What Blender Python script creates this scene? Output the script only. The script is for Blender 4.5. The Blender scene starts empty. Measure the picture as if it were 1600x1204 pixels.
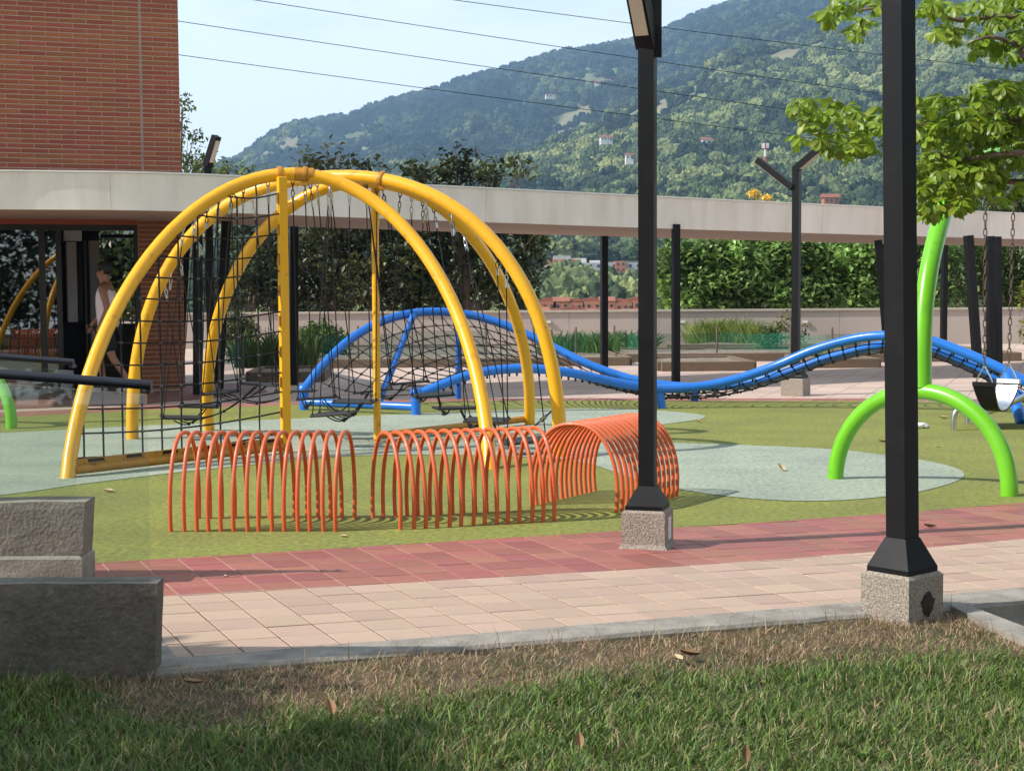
import bpy, math, random
from mathutils import Vector, Matrix, noise
random.seed(11)
SC = bpy.context.scene
COL = SC.collection
# ---------------------------------------------------------------- camera
FPX = 2400.0                      # focal length in photograph pixels (1600 wide)
CAMH = 1.4
PITCH = math.atan(152 / FPX)
ROLL = -0.006
CAMM = Matrix.Rotation(math.pi / 2 - PITCH, 4, 'X') @ Matrix.Rotation(ROLL, 4, 'Z')
cd = bpy.data.cameras.new('camera')
cam = bpy.data.objects.new('camera', cd)
COL.objects.link(cam)
cam.matrix_world = Matrix.Translation((0, 0, CAMH)) @ CAMM
cd.sensor_fit = 'HORIZONTAL'
cd.sensor_width = 36
cd.lens = FPX / 1600 * 36
cd.clip_start = 0.05
cd.clip_end = 12000
SC.camera = cam
# ---------------------------------------------------------------- world, sun
SUN_EL = math.radians(40)
SUN_AZ = math.radians(15)          # light travels towards +X, turned this far to +Y
wd = bpy.data.worlds.new('World')
SC.world = wd
wd.use_nodes = True
nt = wd.node_tree
nt.nodes.clear()
wo = nt.nodes.new('ShaderNodeOutputWorld')
bg = nt.nodes.new('ShaderNodeBackground')
sky = nt.nodes.new('ShaderNodeTexSky')
sky.sky_type = 'NISHITA'
sky.sun_disc = False
sky.sun_elevation = SUN_EL
sky.sun_rotation = math.atan2(-math.cos(SUN_AZ), -math.sin(SUN_AZ))
sky.altitude = 1500
sky.air_density = 1.0
sky.dust_density = 0.6
sky.ozone_density = 1.6
# thin high cloud over the whole sky
tc = nt.nodes.new('ShaderNodeTexCoord')
mp = nt.nodes.new('ShaderNodeMapping')
mp.inputs['Scale'].default_value = (1.0, 1.0, 4.5)
cn = nt.nodes.new('ShaderNodeTexNoise')
cn.inputs['Scale'].default_value = 2.6
cn.inputs['Detail'].default_value = 7
cn.inputs['Roughness'].default_value = 0.55
cr = nt.nodes.new('ShaderNodeValToRGB')
cr.color_ramp.elements[0].position = 0.30
cr.color_ramp.elements[0].color = (.06, .06, .06, 1)
cr.color_ramp.elements[1].position = 0.66
cr.color_ramp.elements[1].color = (0.62, 0.62, 0.62, 1)
mixc = nt.nodes.new('ShaderNodeMix')
mixc.data_type = 'RGBA'
mixc.inputs['B'].default_value = (13.2, 14.8, 15.2, 1)
nt.links.new(tc.outputs['Generated'], mp.inputs['Vector'])
nt.links.new(mp.outputs['Vector'], cn.inputs['Vector'])
nt.links.new(cn.outputs['Fac'], cr.inputs['Fac'])
# the veil thickens towards the horizon all round
sz = nt.nodes.new('ShaderNodeSeparateXYZ')
nt.links.new(tc.outputs['Generated'], sz.inputs[0])
ma = nt.nodes.new('ShaderNodeMath'); ma.operation = 'ABSOLUTE'; nt.links.new(sz.outputs['Z'], ma.inputs[0])
mb_ = nt.nodes.new('ShaderNodeMath'); mb_.operation = 'SUBTRACT'; mb_.inputs[0].default_value = 1.0; nt.links.new(ma.outputs[0], mb_.inputs[1])
mc_ = nt.nodes.new('ShaderNodeMath'); mc_.operation = 'POWER'; mc_.inputs[1].default_value = 5.0; nt.links.new(mb_.outputs[0], mc_.inputs[0])
md_ = nt.nodes.new('ShaderNodeMath'); md_.operation = 'MULTIPLY_ADD'; md_.inputs[1].default_value = 1.55; md_.use_clamp = True
nt.links.new(mc_.outputs[0], md_.inputs[0]); nt.links.new(cr.outputs['Color'], md_.inputs[2])
nt.links.new(md_.outputs[0], mixc.inputs['Factor'])
nt.links.new(sky.outputs['Color'], mixc.inputs['A'])
nt.links.new(mixc.outputs['Result'], bg.inputs['Color'])
bg.inputs['Strength'].default_value = 0.088
nt.links.new(bg.outputs['Background'], wo.inputs['Surface'])
sd = bpy.data.lights.new('sun', 'SUN')
sd.energy = 5.0
sd.angle = math.radians(0.53)
sd.color = (1.0, 0.95, 0.87)
sun = bpy.data.objects.new('sun', sd)
COL.objects.link(sun)
LDIR = Vector((math.cos(SUN_EL) * math.cos(SUN_AZ), math.cos(SUN_EL) * math.sin(SUN_AZ), -math.sin(SUN_EL)))
sun.rotation_euler = LDIR.to_track_quat('-Z', 'Y').to_euler()
sun.location = (-20, -5, 20)
SC.view_settings.view_transform = 'Standard'
SC.view_settings.look = 'None'
SC.view_settings.exposure = 0.25
SC.view_settings.gamma = 1.0
SC.render.engine = 'CYCLES'
SC.cycles.use_denoising = True
SC.cycles.max_bounces = 8
SC.cycles.transparent_max_bounces = 16
SC.cycles.volume_bounces = 0
SC.cycles.sample_clamp_indirect = 6.0
# ---------------------------------------------------------------- geometry of the view
R3 = CAMM.to_3x3()
def ray(px, py):
    return R3 @ Vector(((px - 800) / FPX, (602 - py) / FPX, -1))
def G(px, py, z=0.0):
    "where the line of sight through a photograph pixel meets height z"
    v = ray(px, py)
    t = (z - CAMH) / v.z
    return Vector((v.x * t, v.y * t, z))
def AT(px, py, Y):
    "the point on that line of sight at distance Y"
    v = ray(px, py)
    t = Y / v.y
    return Vector((v.x * t, Y, CAMH + v.z * t))
def lerp(a, b, t):
    return a + (b - a) * t
def interp(x, pts):
    if x <= pts[0][0]: return pts[0][1]
    for (x0, y0), (x1, y1) in zip(pts, pts[1:]):
        if x <= x1: return y0 + (y1 - y0) * (x - x0) / (x1 - x0)
    return pts[-1][1]
def smoothpath(P, n):
    "Catmull-Rom through P, n steps per span"
    P = [Vector(p) for p in P]
    Q = [P[0] * 2 - P[1]] + P + [P[-1] * 2 - P[-2]]
    out = []
    for i in range(1, len(Q) - 2):
        a, b, c, d = Q[i - 1], Q[i], Q[i + 1], Q[i + 2]
        for k in range(n):
            t = k / n
            out.append(0.5 * ((2 * b) + (c - a) * t + (2 * a - 5 * b + 4 * c - d) * t * t + (3 * b - a - 3 * c + d) * t ** 3))
    out.append(P[-1])
    return out
# ---------------------------------------------------------------- mesh builder and naming
class MB:
    def __init__(s):
        s.v = []; s.f = []; s.mi = []; s.col = None
    def add(s, vs, fs, mi=0):
        o = len(s.v)
        s.v += [tuple(v) for v in vs]
        s.f += [tuple(i + o for i in f) for f in fs]
        s.mi += [mi] * len(fs)
    def box(s, c, size, rot=None, mi=0, bev=0.0):
        hx, hy, hz = size[0] / 2, size[1] / 2, size[2] / 2
        c = Vector(c)
        if bev:
            b = min(bev, hx * .9, hy * .9, hz * .9)
            vs = []; 
            for sz in (-1, 1):
                for (ax, ay, az) in ((hx - b, hy - b, hz), (hx, hy, hz - b)):
                    pass
            rings = [(hx - b, hy - b, -hz), (hx, hy, -hz + b), (hx, hy, hz - b), (hx - b, hy - b, hz)]
            for (a, bb, z) in rings:
                vs += [Vector((-a, -bb, z)), Vector((a, -bb, z)), Vector((a, bb, z)), Vector((-a, bb, z))]
            fs = [(3, 2, 1, 0), (12, 13, 14, 15)]
            for r in range(3):
                for k in range(4):
                    fs.append((r * 4 + k, r * 4 + (k + 1) % 4, r * 4 + 4 + (k + 1) % 4, r * 4 + 4 + k))
        else:
            vs = [Vector((x, y, z)) for z in (-hz, hz) for (x, y) in ((-hx, -hy), (hx, -hy), (hx, hy), (-hx, hy))]
            fs = [(3, 2, 1, 0), (4, 5, 6, 7), (0, 1, 5, 4), (1, 2, 6, 5), (2, 3, 7, 6), (3, 0, 4, 7)]
        if rot is not None: vs = [rot @ v for v in vs]
        s.add([v + c for v in vs], fs, mi)
    def beam(s, a, b, w, h, up=(0, 0, 1), mi=0):
        "square bar from a to b"
        a, b = Vector(a), Vector(b)
        d = (b - a).normalized()
        up = Vector(up)
        x = d.cross(up)
        if x.length < 1e-4: x = d.cross(Vector((1, 0, 0)))
        x.normalize(); y = x.cross(d).normalized()
        vs = []
        for p in (a, b):
            for (i, j) in ((-1, -1), (1, -1), (1, 1), (-1, 1)):
                vs.append(p + x * i * w / 2 + y * j * h / 2)
        s.add(vs, [(3, 2, 1, 0), (4, 5, 6, 7), (0, 1, 5, 4), (1, 2, 6, 5), (2, 3, 7, 6), (3, 0, 4, 7)], mi)
    def tube(s, pts, r, n=8, closed=False, cap=True, mi=0):
        P = [Vector(p) for p in pts]
        m = len(P)
        rs = r if isinstance(r, (list, tuple)) else [r] * m
        T = []
        for i in range(m):
            if closed: t = P[(i + 1) % m] - P[i - 1]
            else: t = P[min(i + 1, m - 1)] - P[max(i - 1, 0)]
            T.append(t.normalized() if t.length > 1e-9 else Vector((0, 0, 1)))
        ref = Vector((0, 0, 1)) if abs(T[0].z) < .9 else Vector((1, 0, 0))
        x = T[0].cross(ref).normalized()
        vs = []
        for i in range(m):
            x = x - T[i] * x.dot(T[i])
            if x.length < 1e-6: x = T[i].cross(Vector((0.3, 1, .2)))
            x.normalize()
            y = T[i].cross(x)
            for k in range(n):
                a = 2 * math.pi * k / n
                vs.append(P[i] + (x * math.cos(a) + y * math.sin(a)) * rs[i])
        fs = []
        for i in range(m if closed else m - 1):
            j = (i + 1) % m
            for k in range(n):
                fs.append((i * n + k, i * n + (k + 1) % n, j * n + (k + 1) % n, j * n + k))
        if cap and not closed:
            fs.append(tuple(range(n - 1, -1, -1)))
            fs.append(tuple((m - 1) * n + k for k in range(n)))
        s.add(vs, fs, mi)
    def prism(s, poly, z0, z1, mi=0):
        n = len(poly)
        vs = [(p[0], p[1], z0) for p in poly] + [(p[0], p[1], z1) for p in poly]
        fs = [tuple(range(n - 1, -1, -1)), tuple(range(n, 2 * n))]
        fs += [(i, (i + 1) % n, n + (i + 1) % n, n + i) for i in range(n)]
        s.add(vs, fs, mi)
    def blob(s, c, r, n=6, m=4, mi=0):
        c = Vector(c)
        r = r if isinstance(r, (tuple, list)) else (r, r, r)
        vs = [c + Vector((0, 0, -r[2]))]
        for i in range(1, m):
            a = -math.pi / 2 + math.pi * i / m
            for k in range(n):
                b = 2 * math.pi * k / n
                vs.append(c + Vector((r[0] * math.cos(a) * math.cos(b), r[1] * math.cos(a) * math.sin(b), r[2] * math.sin(a))))
        vs.append(c + Vector((0, 0, r[2])))
        fs = [(0, 1 + (k + 1) % n, 1 + k) for k in range(n)]
        for i in range(m - 2):
            for k in range(n):
                a = 1 + i * n
                fs.append((a + k, a + (k + 1) % n, a + n + (k + 1) % n, a + n + k))
        a = 1 + (m - 2) * n
        fs += [(a + k, a + (k + 1) % n, len(vs) - 1) for k in range(n)]
        s.add(vs, fs, mi)
    def mesh(s, name, mats, off=(0, 0, 0), smooth=True, sharp=40):
        me = bpy.data.meshes.new(name)
        ox, oy, oz = off
        me.from_pydata([(x - ox, y - oy, z - oz) for (x, y, z) in s.v], [], s.f)
        for m in (mats if isinstance(mats, (list, tuple)) else [mats]): me.materials.append(m)
        if any(s.mi): me.polygons.foreach_set('material_index', s.mi)
        if s.col is not None:
            at = me.color_attributes.new('tint', 'FLOAT_COLOR', 'POINT')
            at.data.foreach_set('color', [c for q in s.col for c in q])
        if smooth:
            me.polygons.foreach_set('use_smooth', [True] * len(s.f))
            if sharp: me.set_sharp_from_angle(angle=math.radians(sharp))
        me.update()
        return me
ORG = {}
def thing(name, label, cat, loc=(0, 0, 0), group=None):
    o = bpy.data.objects.new(name, None)
    COL.objects.link(o)
    o.location = loc
    o.empty_display_size = 0.2
    o['label'] = label; o['category'] = cat
    if group: o['group'] = group
    ORG[o] = Vector(loc)
    return o
def part(mb, name, mats, parent, smooth=True, label=None, kind=None, sharp=40):
    org = ORG[parent]
    o = bpy.data.objects.new(name, mb.mesh(name, mats, org, smooth, sharp))
    COL.objects.link(o)
    o.parent = parent
    ORG[o] = org
    if label: o['label'] = label
    if kind: o['kind'] = kind
    return o
def inst(me, name, parent, M):
    "an object that shares mesh data; M is in world space"
    o = bpy.data.objects.new(name, me)
    COL.objects.link(o)
    o.parent = parent
    o.matrix_local = Matrix.Translation(-ORG[parent]) @ M
    return o
def solo(mb, name, mats, label, cat, group=None, loc=(0, 0, 0), smooth=True, sharp=40):
    loc = Vector(loc)
    o = bpy.data.objects.new(name, mb.mesh(name, mats, loc, smooth, sharp))
    COL.objects.link(o)
    o.location = loc
    o['label'] = label; o['category'] = cat
    if group: o['group'] = group
    ORG[o] = loc
    return o
def struct(mb, name, mats, kind='structure', smooth=False, label=None):
    o = bpy.data.objects.new(name, mb.mesh(name, mats, (0, 0, 0), smooth))
    COL.objects.link(o)
    o['kind'] = kind
    if label: o['label'] = label
    ORG[o] = Vector((0, 0, 0))
    return o
# ---------------------------------------------------------------- materials
def srgb(r, g, b):
    f = lambda c: (c / 255 / 12.92) if c / 255 <= .04045 else ((c / 255 + .055) / 1.055) ** 2.4
    return (f(r), f(g), f(b))
def mat(name, col, rough=.6, var=.12, scale=6, detail=5, bump=0, bscale=40, bdist=.01, metal=0, spec=.5, coat=0,
        rand=0, hue=0, col2=None, c2=(.5, .62), c2scale=2, stretch=(1, 1, 1), tint=False, translucent=0, coord='Object'):
    m = bpy.data.materials.new(name)
    m.use_nodes = True
    t = m.node_tree; N = t.nodes; L = t.links
    N.clear()
    out = N.new('ShaderNodeOutputMaterial')
    b = N.new('ShaderNodeBsdfPrincipled')
    L.new(b.outputs[0], out.inputs[0])
    b.inputs['Roughness'].default_value = rough
    b.inputs['Metallic'].default_value = metal
    b.inputs['Specular IOR Level'].default_value = spec
    if coat:
        b.inputs['Coat Weight'].default_value = coat
        b.inputs['Coat Roughness'].default_value = .12
    co = N.new('ShaderNodeTexCoord')
    mp = N.new('ShaderNodeMapping')
    mp.inputs['Scale'].default_value = stretch
    L.new(co.outputs[coord], mp.inputs['Vector'])
    cur = None
    def rgb(c):
        n = N.new('ShaderNodeRGB'); n.outputs[0].default_value = (*c, 1); return n.outputs[0]
    if tint:
        a = N.new('ShaderNodeVertexColor'); a.layer_name = 'tint'; cur = a.outputs['Color']
    else:
        cur = rgb(col)
    if col2 is not None:
        n2 = N.new('ShaderNodeTexNoise'); n2.inputs['Scale'].default_value = c2scale; n2.inputs['Detail'].default_value = 6
        L.new(mp.outputs[0], n2.inputs['Vector'])
        rp = N.new('ShaderNodeMapRange'); rp.inputs['From Min'].default_value = c2[0]; rp.inputs['From Max'].default_value = c2[1]
        L.new(n2.outputs['Fac'], rp.inputs['Value'])
        mx = N.new('ShaderNodeMix'); mx.data_type = 'RGBA'
        L.new(rp.outputs['Result'], mx.inputs['Factor']); L.new(cur, mx.inputs['A']); L.new(rgb(col2), mx.inputs['B'])
        cur = mx.outputs['Result']
    hs = N.new('ShaderNodeHueSaturation')
    L.new(cur, hs.inputs['Color'])
    n1 = N.new('ShaderNodeTexNoise'); n1.inputs['Scale'].default_value = scale; n1.inputs['Detail'].default_value = detail
    n1.inputs['Roughness'].default_value = .65
    L.new(mp.outputs[0], n1.inputs['Vector'])
    r1 = N.new('ShaderNodeMapRange'); r1.inputs['From Min'].default_value = .25; r1.inputs['From Max'].default_value = .75
    r1.inputs['To Min'].default_value = 1 - var; r1.inputs['To Max'].default_value = 1 + var
    L.new(n1.outputs['Fac'], r1.inputs['Value'])
    val = r1.outputs['Result']
    if rand or hue:
        oi = N.new('ShaderNodeObjectInfo')
        rr = N.new('ShaderNodeMapRange'); rr.inputs['To Min'].default_value = 1 - rand; rr.inputs['To Max'].default_value = 1 + rand
        L.new(oi.outputs['Random'], rr.inputs['Value'])
        mu = N.new('ShaderNodeMath'); mu.operation = 'MULTIPLY'
        L.new(val, mu.inputs[0]); L.new(rr.outputs['Result'], mu.inputs[1]); val = mu.outputs[0]
        if hue:
            m2 = N.new('ShaderNodeMath'); m2.operation = 'MULTIPLY'; m2.inputs[1].default_value = 7.31
            f2 = N.new('ShaderNodeMath'); f2.operation = 'FRACT'
            hr = N.new('ShaderNodeMapRange'); hr.inputs['To Min'].default_value = .5 - hue; hr.inputs['To Max'].default_value = .5 + hue
            L.new(oi.outputs['Random'], m2.inputs[0]); L.new(m2.outputs[0], f2.inputs[0]); L.new(f2.outputs[0], hr.inputs['Value'])
            L.new(hr.outputs['Result'], hs.inputs['Hue'])
    L.new(val, hs.inputs['Value'])
    L.new(hs.outputs['Color'], b.inputs['Base Color'])
    rv = N.new('ShaderNodeMapRange'); rv.inputs['To Min'].default_value = max(.02, rough - .12); rv.inputs['To Max'].default_value = min(1, rough + .12)
    L.new(n1.outputs['Fac'], rv.inputs['Value']); L.new(rv.outputs['Result'], b.inputs['Roughness'])
    if bump:
        nb = N.new('ShaderNodeTexNoise'); nb.inputs['Scale'].default_value = bscale; nb.inputs['Detail'].default_value = 4
        L.new(mp.outputs[0], nb.inputs['Vector'])
        bp = N.new('ShaderNodeBump'); bp.inputs['Strength'].default_value = bump; bp.inputs['Distance'].default_value = bdist
        L.new(nb.outputs['Fac'], bp.inputs['Height']); L.new(bp.outputs[0], b.inputs['Normal'])
    if translucent:
        tr = N.new('ShaderNodeBsdfTranslucent'); L.new(hs.outputs['Color'], tr.inputs['Color'])
        ms = N.new('ShaderNodeMixShader'); ms.inputs[0].default_value = translucent
        L.new(b.outputs[0], ms.inputs[1]); L.new(tr.outputs[0], ms.inputs[2]); L.new(ms.outputs[0], out.inputs[0])
    return m
def glassmat(name, tint=(.9, .95, .93), refl=.08, dust=0.0):
    "thin pane: clear with a Fresnel reflection, a little dust"
    m = bpy.data.materials.new(name); m.use_nodes = True
    t = m.node_tree; N = t.nodes; L = t.links; N.clear()
    out = N.new('ShaderNodeOutputMaterial')
    tr = N.new('ShaderNodeBsdfTransparent'); tr.inputs[0].default_value = (*tint, 1)
    gl = N.new('ShaderNodeBsdfGlossy'); gl.inputs['Roughness'].default_value = .015
    fr = N.new('ShaderNodeFresnel'); fr.inputs['IOR'].default_value = 1.5
    ad = N.new('ShaderNodeMath'); ad.operation = 'ADD'; ad.inputs[1].default_value = refl
    L.new(fr.outputs[0], ad.inputs[0])
    mx = N.new('ShaderNodeMixShader')
    L.new(ad.outputs[0], mx.inputs[0]); L.new(tr.outputs[0], mx.inputs[1]); L.new(gl.outputs[0], mx.inputs[2])
    last = mx.outputs[0]
    if dust:
        df = N.new('ShaderNodeBsdfDiffuse'); df.inputs[0].default_value = (.6, .62, .6, 1)
        m2 = N.new('ShaderNodeMixShader'); m2.inputs[0].default_value = dust
        L.new(last, m2.inputs[1]); L.new(df.outputs[0], m2.inputs[2]); last = m2.outputs[0]
    L.new(last, out.inputs[0])
    return m
# ================================================================ materials used by the place
M_yellow = mat('yellow_paint', (.86, .415, .006), rough=.33, var=.05, scale=3, coat=.2, col2=(.52, .23, .012), c2=(.60, .78), c2scale=9)
M_yellow_old = mat('worn_yellow_paint', (.46, .20, .010), rough=.5, var=.2, scale=14, col2=(.16, .06, .02), c2=(.6, .72), c2scale=11)
M_orange = mat('orange_paint', (.66, .115, .032), rough=.42, var=.06, scale=5, coat=.1, col2=(.58, .16, .07), c2=(.5, .8), c2scale=4)
M_blue = mat('blue_paint', (.010, .155, .60), rough=.32, var=.10, scale=4, coat=.2, col2=(.03, .13, .38), c2=(.58, .75), c2scale=6)
M_green = mat('green_paint', (.15, .49, .012), rough=.32, var=.08, scale=3, coat=.2, col2=(.12, .36, .02), c2=(.58, .75), c2scale=7)
M_black = mat('black_steel', (.0055, .005, .006), rough=.5, var=.3, scale=6, col2=(.014, .013, .015), c2=(.55, .8), c2scale=3, spec=.22)
M_rail = mat('dark_handrail_paint', (.008, .010, .020), rough=.35, var=.2, scale=8)
M_rope = mat('black_rope', (.006, .006, .007), rough=.8, var=.3, scale=60)
M_knot = mat('knot_plastic', (.05, .05, .055), rough=.4, var=.2, scale=20)
M_board = mat('black_rubber_board', (.020, .020, .023), rough=.6, var=.3, scale=18, bump=.3, bscale=60)
M_steel = mat('galvanised_steel', (.55, .55, .56), rough=.32, var=.12, scale=20, metal=1)
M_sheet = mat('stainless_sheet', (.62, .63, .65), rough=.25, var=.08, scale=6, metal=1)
M_rust = mat('rusty_chain_steel', (.10, .075, .06), rough=.65, var=.35, scale=40, metal=.5)
M_conc = mat('weathered_concrete', (.29, .26, .225), rough=.9, var=.3, scale=9, bump=.5, bscale=70, col2=(.22, .195, .165), c2=(.45, .65), c2scale=6)
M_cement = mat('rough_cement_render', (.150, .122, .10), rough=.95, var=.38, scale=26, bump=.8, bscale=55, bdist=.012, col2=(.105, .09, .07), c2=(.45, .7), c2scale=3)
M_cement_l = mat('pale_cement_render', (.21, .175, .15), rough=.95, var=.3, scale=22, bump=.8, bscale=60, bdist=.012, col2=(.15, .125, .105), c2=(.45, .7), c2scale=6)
M_aggr = mat('exposed_aggregate', (.30, .25, .205), rough=.9, var=.62, scale=110, detail=2, bump=.8, bscale=120)
M_green_rub = mat('green_rubber_flooring', (.205, .218, .040), rough=.9, var=.62, scale=26, detail=8, bump=.6, bscale=120, bdist=.006, col2=(.165, .172, .038), c2=(.40, .70), c2scale=1.3)
M_grey_rub = mat('pale_rubber_flooring', (.315, .355, .275), rough=.9, var=.5, scale=28, detail=10, bump=.6, bscale=120, bdist=.006, col2=(.25, .285, .23), c2=(.4, .7), c2scale=1.4)
M_tile_b = mat('beige_clay_tile', (.455, .318, .238), rough=.62, var=.10, scale=7, rand=.085, hue=.008, col2=(.395, .285, .225), c2=(.45, .7), c2scale=3)
M_tile_r = mat('red_clay_tile', (.315, .108, .080), rough=.55, var=.12, scale=8, rand=.15, hue=.012, col2=(.29, .115, .10), c2=(.45, .7), c2scale=4)
M_grout_d = mat('dark_grout', (.11, .075, .055), rough=.95, var=.3, scale=20)
M_grout_l = mat('pale_grout', (.42, .28, .25), rough=.95, var=.3, scale=14)
M_soil = mat('lawn_soil', (.095, .068, .040), rough=1, var=.4, scale=14, bump=.8, bscale=50, col2=(.05, .055, .02), c2=(.4, .6), c2scale=3)
M_brick = mat('brick_red', (.275, .078, .036), rough=.85, var=.16, scale=9, rand=.14, hue=.012, bump=.35, bscale=60, stretch=(1, 1, 3))
M_mortar = mat('mortar', (.42, .29, .22), rough=.95, var=.15, scale=10)
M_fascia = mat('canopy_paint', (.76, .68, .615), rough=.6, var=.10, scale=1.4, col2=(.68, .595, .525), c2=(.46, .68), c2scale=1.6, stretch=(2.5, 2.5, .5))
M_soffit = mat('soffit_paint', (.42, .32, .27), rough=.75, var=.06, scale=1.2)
M_flash = mat('metal_flashing', (.72, .70, .66), rough=.4, var=.05, scale=4)
M_parapet = mat('parapet_render', (.40, .335, .30), rough=.85, var=.08, scale=1.2, col2=(.36, .30, .265), c2=(.5, .7), c2scale=.6)
M_coping = mat('parapet_coping', (.42, .37, .30), rough=.8, var=.15, scale=6)
M_white = mat('white_plaster', (.74, .73, .74), rough=.7, var=.04, scale=3)
M_frame = mat('black_window_frame', (.010, .009, .009), rough=.45, var=.15, scale=6)
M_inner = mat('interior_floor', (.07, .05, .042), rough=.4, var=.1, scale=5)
M_glass = glassmat('window_glass', (.30, .33, .33), .14)
M_hollow = mat('dark_broken_concrete', (.035, .024, .016), rough=1, var=.5, scale=30, bump=1, bscale=60)
M_hall = mat('hall_plaster', (.80, .77, .82), rough=.7, var=.05, scale=3)
M_pineceil = mat('hall_ceiling', (.30, .27, .27), rough=.7, var=.05, scale=3)
M_bglass = glassmat('balustrade_glass', (.955, .98, .965), .0, .02)
M_wood = mat('weathered_timber', (.16, .115, .08), rough=.9, var=.35, scale=16, bump=.4, bscale=50, stretch=(1, 6, 6))
M_bedsoil = mat('bed_soil', (.21, .17, .13), rough=1, var=.4, scale=10, bump=.9, bscale=30)
M_lamp = mat('lamp_diffuser', (.52, .42, .31), rough=.45, var=.05, scale=3)
M_trunk = mat('bark', (.16, .105, .075), rough=.9, var=.4, scale=16, bump=.6, bscale=40, stretch=(1, 1, .3))
M_leaf_fg = mat('almond_leaf', (.235, .315, .020), rough=.42, var=.22, scale=10, rand=.32, hue=.018, translucent=.42)
M_leaf_t = mat('tree_leaf', (.08, .12, .02), rough=.45, var=.15, scale=8, tint=True, translucent=.30)
M_grass = mat('grass_blade', (.1, .2, .02), rough=.55, var=.15, scale=9, tint=True, translucent=.3)
M_drop = mat('dry_leaf', (.24, .135, .065), rough=.8, var=.3, scale=20, rand=.3)
M_droppale = mat('pale_dry_leaf', (.52, .40, .24), rough=.8, var=.25, scale=20, rand=.2)
M_skin = mat('skin', (.30, .145, .085), rough=.55, var=.06, scale=6)
M_shirt = mat('white_shirt', (.80, .70, .72), rough=.85, var=.06, scale=9)
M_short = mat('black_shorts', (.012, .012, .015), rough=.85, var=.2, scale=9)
M_hair = mat('dark_hair', (.012, .009, .008), rough=.6, var=.2, scale=30)
M_shoe = mat('pale_shoe', (.42, .38, .36), rough=.7, var=.15, scale=20)
M_netgreen = bpy.data.materials.new('green_shade_net'); M_netgreen.use_nodes = True
def _net():
    t = M_netgreen.node_tree; N = t.nodes; L = t.links; N.clear()
    o = N.new('ShaderNodeOutputMaterial'); d = N.new('ShaderNodeBsdfDiffuse'); d.inputs[0].default_value = (.015, .17, .115, 1)
    tr = N.new('ShaderNodeBsdfTransparent'); mx = N.new('ShaderNodeMixShader')
    tc = N.new('ShaderNodeTexCoord'); w = N.new('ShaderNodeTexNoise'); w.inputs['Scale'].default_value = 3
    rp = N.new('ShaderNodeMapRange'); rp.inputs['To Min'].default_value = .16; rp.inputs['To Max'].default_value = .52
    L.new(tc.outputs['Object'], w.inputs['Vector']); L.new(w.outputs['Fac'], rp.inputs['Value']); L.new(rp.outputs[0], mx.inputs[0])
    L.new(tr.outputs[0], mx.inputs[1]); L.new(d.outputs[0], mx.inputs[2]); L.new(mx.outputs[0], o.inputs[0])
_net()
def pavemat(name, col, size, joint, rot, var=.1, jw=.012, rough=.7):
    "distant paving whose single tiles are too small to pick apart: colour, joints and fine relief"
    m = bpy.data.materials.new(name); m.use_nodes = True
    t = m.node_tree; N = t.nodes; L = t.links; b = N['Principled BSDF']
    b.inputs['Roughness'].default_value = rough
    co = N.new('ShaderNodeTexCoord'); mp = N.new('ShaderNodeMapping'); mp.inputs['Rotation'].default_value = (0, 0, rot)
    L.new(co.outputs['Object'], mp.inputs['Vector'])
    br = N.new('ShaderNodeTexBrick'); br.offset = 0; br.inputs['Scale'].default_value = 1
    br.inputs['Brick Width'].default_value = size; br.inputs['Row Height'].default_value = size
    br.inputs['Mortar Size'].default_value = jw; br.inputs['Mortar Smooth'].default_value = .3
    br.inputs['Color1'].default_value = (*[c * (1 - var) for c in col], 1)
    br.inputs['Color2'].default_value = (*[c * (1 + var) for c in col], 1)
    br.inputs['Mortar'].default_value = (*joint, 1)
    L.new(mp.outputs[0], br.inputs['Vector'])
    nz = N.new('ShaderNodeTexNoise'); nz.inputs['Scale'].default_value = .8; nz.inputs['Detail'].default_value = 6
    L.new(co.outputs['Object'], nz.inputs['Vector'])
    rp = N.new('ShaderNodeMapRange'); rp.inputs['To Min'].default_value = .82; rp.inputs['To Max'].default_value = 1.18
    L.new(nz.outputs['Fac'], rp.inputs['Value'])
    hs = N.new('ShaderNodeHueSaturation'); L.new(br.outputs['Color'], hs.inputs['Color']); L.new(rp.outputs[0], hs.inputs['Value'])
    L.new(hs.outputs[0], b.inputs['Base Color'])
    bp = N.new('ShaderNodeBump'); bp.inputs['Strength'].default_value = .4; bp.inputs['Distance'].default_value = .004; bp.invert = True
    L.new(br.outputs['Fac'], bp.inputs['Height']); L.new(bp.outputs[0], b.inputs['Normal'])
    return m
M_plaza = pavemat('plaza_paving', (.53, .395, .33), .42, (.34, .25, .21), .35)
M_farred = pavemat('red_paving', (.30, .115, .09), .35, (.34, .22, .18), .3, var=.15)
M_terra = pavemat('terracotta_paving', (.21, .088, .066), .42, (.32, .22, .18), .35, var=.12)

# ================================================================ ground, lawn, paving
def sheet(name, poly, z, m, kind='structure'):
    mb = MB(); mb.add([(p[0], p[1], z) for p in poly], [tuple(range(len(poly)))])
    # keep the upper side up
    a = sum(poly[i][0] * poly[(i + 1) % len(poly)][1] - poly[(i + 1) % len(poly)][0] * poly[i][1] for i in range(len(poly)))
    if a < 0: mb.f[0] = tuple(reversed(mb.f[0]))
    return struct(mb, name, m, kind)
def pxs(pts, z=0):
    return [G(x, y, z) for (x, y) in pts]
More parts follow.
